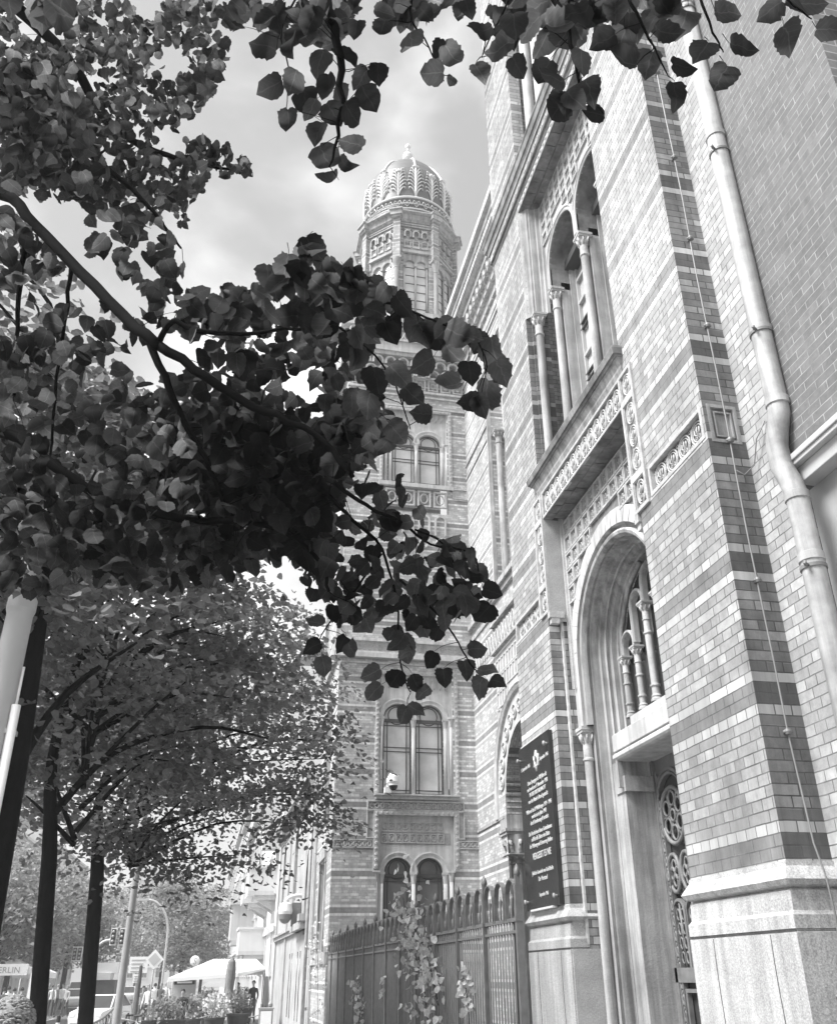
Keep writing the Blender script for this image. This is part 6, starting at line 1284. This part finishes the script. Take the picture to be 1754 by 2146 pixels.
fl = thing('beach_flag', (-.168 * 55, 55, GZ), 'tall white feather banner between the tents and the thick trunk', 'banner'); m = MB(); bx = -.170 * 55; m.add([(bx, 55, GZ + .4), (bx + .55, 55, GZ + .4), (bx + .62, 55, 1.9), (bx + .4, 55, 2.15), (bx + .05, 55, 2.0), (bx, 55.03, GZ + .4), (bx + .55, 55.03, GZ + .4), (bx + .62, 55.03, 1.9), (bx + .4, 55.03, 2.15), (bx + .05, 55.03, 2.0)], [(0, 1, 2, 3, 4), (9, 8, 7, 6, 5), (0, 5, 6, 1), (1, 6, 7, 2), (2, 7, 8, 3), (3, 8, 9, 4), (4, 9, 5, 0)]); m.build('cloth', CLOTH, fl)
kk = thing('kiosk', (-.1046 * 78, 78, GZ), 'white topped kiosk with a dark front behind the white car', 'kiosk'); x = -.1046 * 78; m = MB(); m.box(x - 1.0, x + .9, 78, 80, GZ, 1.55); m.build('body', M_plain('dark_kiosk', .10, .6, .3, 2), kk); m = MB(); m.box(x - 1.15, x + .55, 77.7, 80.2, 1.55, 2.0); m.box(x - 1.0, x + 1.0, 77.9, 80, 2.0, 2.7); m.build('roof', SIGNW, kk)
# ================================================================= BICYCLES
def bicycle(x, y, rz, label):
    t = empty('bicycle', (x, y, GZ), rz, label, 'bicycle', 'bicycles leaning by the signs'); 
    for yy in (-.52, .52):
        m = MB(); tube(m, [(0, yy + .33 * math.cos(a), .34 + .33 * math.sin(a)) for a in np.linspace(0, 2 * math.pi, 22, endpoint=False)], .018, 5, 0, True)
        for a in np.linspace(0, math.pi, 5, endpoint=False): tube(m, [(0, yy + .32 * math.cos(a), .34 + .32 * math.sin(a)), (0, yy - .32 * math.cos(a), .34 - .32 * math.sin(a))], .003, 3)
        m.build('wheel', TYRE, t, local=True)
    m = MB()
    for a, b in (((0, -.52, .34), (0, -.1, .32)), ((0, -.1, .32), (0, -.22, .85)), ((0, -.2, .72), (0, .38, .82)), ((0, -.1, .32), (0, .42, .68)), ((0, .36, .95), (0, .52, .34)), ((0, -.52, .34), (0, -.2, .72))): tube(m, [a, b], .02, 6)
    m.build('frame', GREYM, t, local=True); m = MB(); tube(m, smooth_path([(-.28, .22, 1.0), (-.15, .34, 1.02), (0, .36, 1.0), (.15, .34, 1.02), (.28, .22, 1.0)]), .014, 5); m.build('handlebar', CHROME, t, local=True); m = MB(); m.box(-.07, .07, -.36, -.1, .86, .92); m.build('saddle', BLK, t, local=True, bevel=.03)
bicycle(-.0740 * 36, 36, 1.2, 'bicycle leaning against the slim dark post'); bicycle(-.0820 * 36.5, 36.5, 1.9, 'bicycle behind the tall grey mast')
# ================================================================= PEOPLE
SKIN = M_plain('skin', .38, .6, .08, 6); HAIRD = M_plain('dark_hair', .02, .7, .2, 20); HAIRG = M_plain('grey_hair', .22, .8, .5, 60, .6); CL = [M_plain('clothing_%d' % i, v, .9, .1, 8) for i, v in enumerate((.04, .09, .2, .4, .62, .75))]
def human_mesh(pose):
    J = {'pel': (0, 0, .96, .125), 'wai': (0, .0, 1.10, .115), 'che': (0, .01, 1.30, .135), 'nb': (0, 0, 1.46, .065), 'nk': (0, .01, 1.53, .052), 'jaw': (0, .035, 1.585, .062), 'hd': (0, .03, 1.665, .088), 'top': (0, .02, 1.735, .055)}
    E_ = [('pel', 'wai'), ('wai', 'che'), ('che', 'nb'), ('nb', 'nk'), ('nk', 'jaw'), ('jaw', 'hd'), ('hd', 'top')]
    for s, q in ((-1, 'l'), (1, 'r')):
        st = .26 * s if pose == 'walk' else 0.0; sw = -.22 * s if pose == 'walk' else .02
        J['sh' + q] = (s * .17, 0, 1.42, .062); J['el' + q] = (s * .235, sw * .4 - .02, 1.15, .045); J['wr' + q] = (s * .245, sw + .06, .92, .032); J['ha' + q] = (s * .24, sw + .09, .84, .036); J['fi' + q] = (s * .235, sw + .11, .76, .018)
        J['hp' + q] = (s * .09, 0, .90, .105); J['kn' + q] = (s * .10, st * .45 + .03, .50, .065); J['an' + q] = (s * .105, st - .03, .09, .045); J['to' + q] = (s * .12, st + .13, .035, .032)
        E_ += [('che', 'sh' + q), ('sh' + q, 'el' + q), ('el' + q, 'wr' + q), ('wr' + q, 'ha' + q), ('ha' + q, 'fi' + q), ('pel', 'hp' + q), ('hp' + q, 'kn' + q), ('kn' + q, 'an' + q), ('an' + q, 'to' + q)]
    K = list(J); me = bpy.data.meshes.new('skel'); me.from_pydata([J[k][:3] for k in K], [(K.index(a), K.index(b)) for a, b in E_], [])
    o = bpy.data.objects.new('skel', me); COL.objects.link(o); o.modifiers.new('s', 'SKIN')
    if not me.skin_vertices: return None
    for i, k in enumerate(K): me.skin_vertices[0].data[i].radius = (J[k][3], J[k][3] * (.78 if k in ('pel', 'wai', 'che') else 1)); me.skin_vertices[0].data[i].use_root = (k == 'pel')
    sub = o.modifiers.new('u', 'SUBSURF'); sub.levels = sub.render_levels = 2
    r = bpy.data.meshes.new_from_object(o.evaluated_get(bpy.context.evaluated_depsgraph_get())); bpy.data.objects.remove(o)
    return r
HM = {p: human_mesh(p) for p in ('stand', 'walk')}
def hairmesh(bushy=0):
    m = MB(); n, k = 14, 7
    V = []
    for j in range(k + 1):
        th = math.pi * .62 * j / k
        for i in range(n):
            a = 2 * math.pi * i / n; front = max(0, math.sin(a)); R_ = .10 + .012 * bushy + (random.uniform(-.012, .02) * bushy); tt = th * (1 - .45 * front)
            V.append((R_ * math.sin(tt) * math.cos(a) * .92, .025 + R_ * math.sin(tt) * math.sin(a), 1.66 + R_ * 1.12 * math.cos(tt)))
    m.add(V, [(j * n + i, j * n + (i + 1) % n, (j + 1) * n + (i + 1) % n, (j + 1) * n + i) for j in range(k) for i in range(n)], 0, True); return m
def person(x, y, rz, top, leg, label, hair=HAIRD, pose='stand', k=1.0, bushy=0, grp='people along the street'):
    t = empty('person', (x, y, GZ), rz, label, 'person', grp); me = HM[pose].copy(); me.materials.clear()
    for mt in (SKIN, top, leg, BLK): me.materials.append(mt)
    for p in me.polygons:
        c = p.center; arm = abs(c.x) > .19 and c.z > .7
        p.material_index = 0 if c.z > 1.49 or (arm and c.z < 1.0) else 3 if c.z < .09 else 1 if c.z > .95 or arm else 2; p.use_smooth = True
    o = bpy.data.objects.new('body', me); COL.objects.link(o); o.parent = t; t.scale = (k, k, k)
    h = hairmesh(bushy).build('hair', hair, t, local=True); return t
pn = person(-.1795 * 6.1, 6.1, .15, CL[0], CL[1], 'person with bushy grey hair seen from behind on the near pavement', HAIRG, 'stand', 1.075, 1.0)
# the near head: ears and a denser mass of grey curls
m = MB()
for i in range(420):
    a, b_ = random.uniform(0, 2 * math.pi), random.uniform(-.25, 1) ; s_ = math.sqrt(max(0, 1 - b_ * b_)); d = np.array([s_ * math.cos(a) * .98, s_ * math.sin(a), b_ * 1.1])
    if d[1] > .55 and b_ < .45: continue
    p = np.array([0, .025, 1.66]) + d * .108; tg = np.cross(d, [0.2, .3, 1]); tg = tg / (np.linalg.norm(tg) + 1e-6)
    tube(m, smooth_path([p, p + tg * .016 + d * .012, p + tg * .028 + d * .004, p + tg * .024 - d * .006 + np.array([0, 0, -.014])], 2), [.006, .007, .007, .006, .005, .004, .003], 4, 0, False, False)
hc = m.build('hair', HAIRG, pn, local=True)
m = MB()
for s in (-1, 1): oval(m, Fr((s * .088, .03, 1.645), (0, 1, 0), (s, 0, 0)), 0, 0, .016, .03, 0, .009, 10, 6)
m.build('ear', SKIN, pn, local=True)
m = MB(); tube(m, [(.058 * math.cos(a), .008 + .058 * math.sin(a), 1.515 + .015 * math.sin(a)) for a in np.linspace(0, 6.283, 14, endpoint=False)], .02, 6, 0, True); m.build('collar', CL[0], pn, local=True)
person(-.0292 * 39, 39, 2.9, CL[0], CL[0], 'person in dark clothes standing before the advertising case', HAIRD, 'stand', .93)
person(.0372 * 50.5, 50.5, 2.6, CL[0], CL[1], 'person in black standing at the right end of the awning', HAIRD, 'stand', 1.05)
person(.022 * 52, 52, 3.3, CL[5], CL[2], 'waiter in a white shirt behind the closed parasol', HAIRD, 'stand', 1.0)
gp = [(-.1475, 66, 4, 0, 'walk', 'pale topped person of the group by the road'), (-.1510, 68, 1, 1, 'stand', 'dark topped person at the left of the group by the road'), (-.1430, 69, 2, 0, 'walk', 'grey topped person in the middle of the group by the road'), (-.1385, 65, 5, 2, 'walk', 'white shirted person crossing the road'), (-.1345, 66, 3, 1, 'walk', 'person in mid grey walking at the right of the group'),
      (-.186, 52, 4, 1, 'stand', 'pale person in front of the lettered tent'), (-.190, 50, 1, 0, 'stand', 'dark clothed person beside the lettered tent'), (-.181, 53, 5, 1, 'walk', 'white topped person between the tents'), (-.1745, 51, 2, 0, 'stand', 'grey person beside the feather banner'),
      (-.0555, 58, 5, 2, 'walk', 'person in white walking behind the slim post'), (-.0500, 57, 1, 1, 'walk', 'person in dark grey near the bowed street lamp'), (-.0455, 60, 4, 0, 'walk', 'pale person walking towards the awning'), (-.0610, 48, 4, 0, 'stand', 'pale topped person with the bicycles'), (-.0660, 49, 2, 1, 'walk', 'grey person between the sign posts')]
for r_, y, a, b_, po_, lb in gp: person(r_ * y, y, random.choice((0, 3.1, 2.7, .4)), CL[a], CL[b_], lb, random.choice((HAIRD, HAIRG)), po_, random.uniform(.95, 1.05))
# ================================================================= PALE STREET TREES FAR DOWN THE STREET
far = [(-.034, 92, (0, 4.6, 9.6), 'pale round tree behind the white bowed street lamp'), (-.052, 118, (0, 6, 12), 'large pale tree behind the round one'), (-.14, 82, (0, 5, 9.5), 'pale tree across the street between the dark trunks'), (-.19, 74, (0, 5, 10), 'pale tree across the street behind the lettered tent'), (-.165, 112, (0, 7, 13), 'distant pale tree behind the tents'), (-.11, 140, (0, 7, 13), 'distant pale tree beyond the kiosk'), (-.075, 165, (0, 10, 16), 'hazy tree closing the street'), (-.014, 128, (0, 5, 12), 'pale tree before the far town houses'), (-.20, 60, (0, 3.5, 8), 'pale tree left of the lettered tent')]
for i, (r_, y, (dx, rad, h), lb) in enumerate(far):
    x = r_ * y; rowtree(x, y, .2, 2.4, ((x, y, h * .62), (rad * .8, rad * .8, h * .42), 2.6), 5200, lb, [([(x, y, 2.5), (x + .6, y, 4), (x + 1.4, y, 5)], .09)], 40 + i, (.22, .42), LEAFS, 'pale street trees down the road', 'street_tree')
# ================================================================= AIR
m = MB(); m.box(-140, 140, -40, 420, GZ - 1.4, 46)
hz = m.build('haze', [bpy.data.materials.new('haze_air')]); tag(hz, kind='stuff')
hm = hz.data.materials[0]; hm.use_nodes = True; hm.node_tree.nodes.clear(); ho = hm.node_tree.nodes.new('ShaderNodeOutputMaterial'); pv = hm.node_tree.nodes.new('ShaderNodeVolumePrincipled')
pv.inputs['Color'].default_value = (1, 1, 1, 1); pv.inputs['Density'].default_value = HAZE; pv.inputs['Anisotropy'].default_value = .1; hm.node_tree.links.new(pv.outputs[0], ho.inputs['Volume'])
# ================================================================= LIGHT
SUN_EL, SUN_AZ = math.radians(53), math.radians(-104)           # azimuth from +y towards +x
sd = Vector((math.cos(SUN_EL) * math.sin(SUN_AZ), math.cos(SUN_EL) * math.cos(SUN_AZ), math.sin(SUN_EL)))
sun = bpy.data.lights.new('sun', 'SUN'); so = bpy.data.objects.new('sun', sun); COL.objects.link(so)
sun.energy = SUN; sun.angle = math.radians(24); so.rotation_euler = sd.to_track_quat('Z', 'Y').to_euler()
w = bpy.data.worlds.new('World'); SC.world = w; w.use_nodes = True; nt = w.node_tree; nt.nodes.clear()
def wn(t, **k):
    nd = nt.nodes.new(t)
    for a, v in k.items(): setattr(nd, a, v)
    return nd
ow = wn('ShaderNodeOutputWorld'); bg = wn('ShaderNodeBackground'); nt.links.new(bg.outputs[0], ow.inputs[0])
sky = wn('ShaderNodeTexSky', sky_type='NISHITA'); sky.sun_disc = False; sky.sun_elevation = SUN_EL; sky.sun_rotation = SUN_AZ; sky.dust_density = 3; sky.air_density = 1
bw = wn('ShaderNodeRGBToBW'); nt.links.new(sky.outputs[0], bw.inputs[0])
tc = wn('ShaderNodeTexCoord')
mp = wn('ShaderNodeMapping'); mp.inputs['Scale'].default_value = (1.0, 1.0, 1.6); mp.inputs['Location'].default_value = CLOUD_OFF
nt.links.new(tc.outputs['Generated'], mp.inputs[0])
nz = wn('ShaderNodeTexNoise'); nz.inputs['Scale'].default_value = 2.6; nz.inputs['Detail'].default_value = 6; nz.inputs['Roughness'].default_value = .5; nz.inputs['Distortion'].default_value = .3
nt.links.new(mp.outputs[0], nz.inputs['Vector'])
rmp = wn('ShaderNodeMapRange'); rmp.interpolation_type = 'SMOOTHSTEP'
for i, v in enumerate((.40, .68, CLOUD_LO, CLOUD_HI)): rmp.inputs[i + 1].default_value = v
nt.links.new(nz.outputs[0], rmp.inputs[0])
mx = wn('ShaderNodeMath', operation='MULTIPLY'); nt.links.new(bw.outputs[0], mx.inputs[0]); mx.inputs[1].default_value = .35
ad = wn('ShaderNodeMath', operation='ADD'); nt.links.new(mx.outputs[0], ad.inputs[0]); nt.links.new(rmp.outputs[0], ad.inputs[1])
cc = wn('ShaderNodeCombineColor')
for i in range(3): nt.links.new(ad.outputs[0], cc.inputs[i])
nt.links.new(cc.outputs[0], bg.inputs[0]); bg.inputs[1].default_value = .12
SC.view_settings.view_transform = 'Standard'; SC.view_settings.look = 'None'; SC.view_settings.exposure = EXPOSURE; SC.view_settings.gamma = 1
SC.cycles.use_denoising = True; SC.cycles.max_bounces = 8; SC.cycles.diffuse_bounces = 4; SC.cycles.transparent_max_bounces = 12
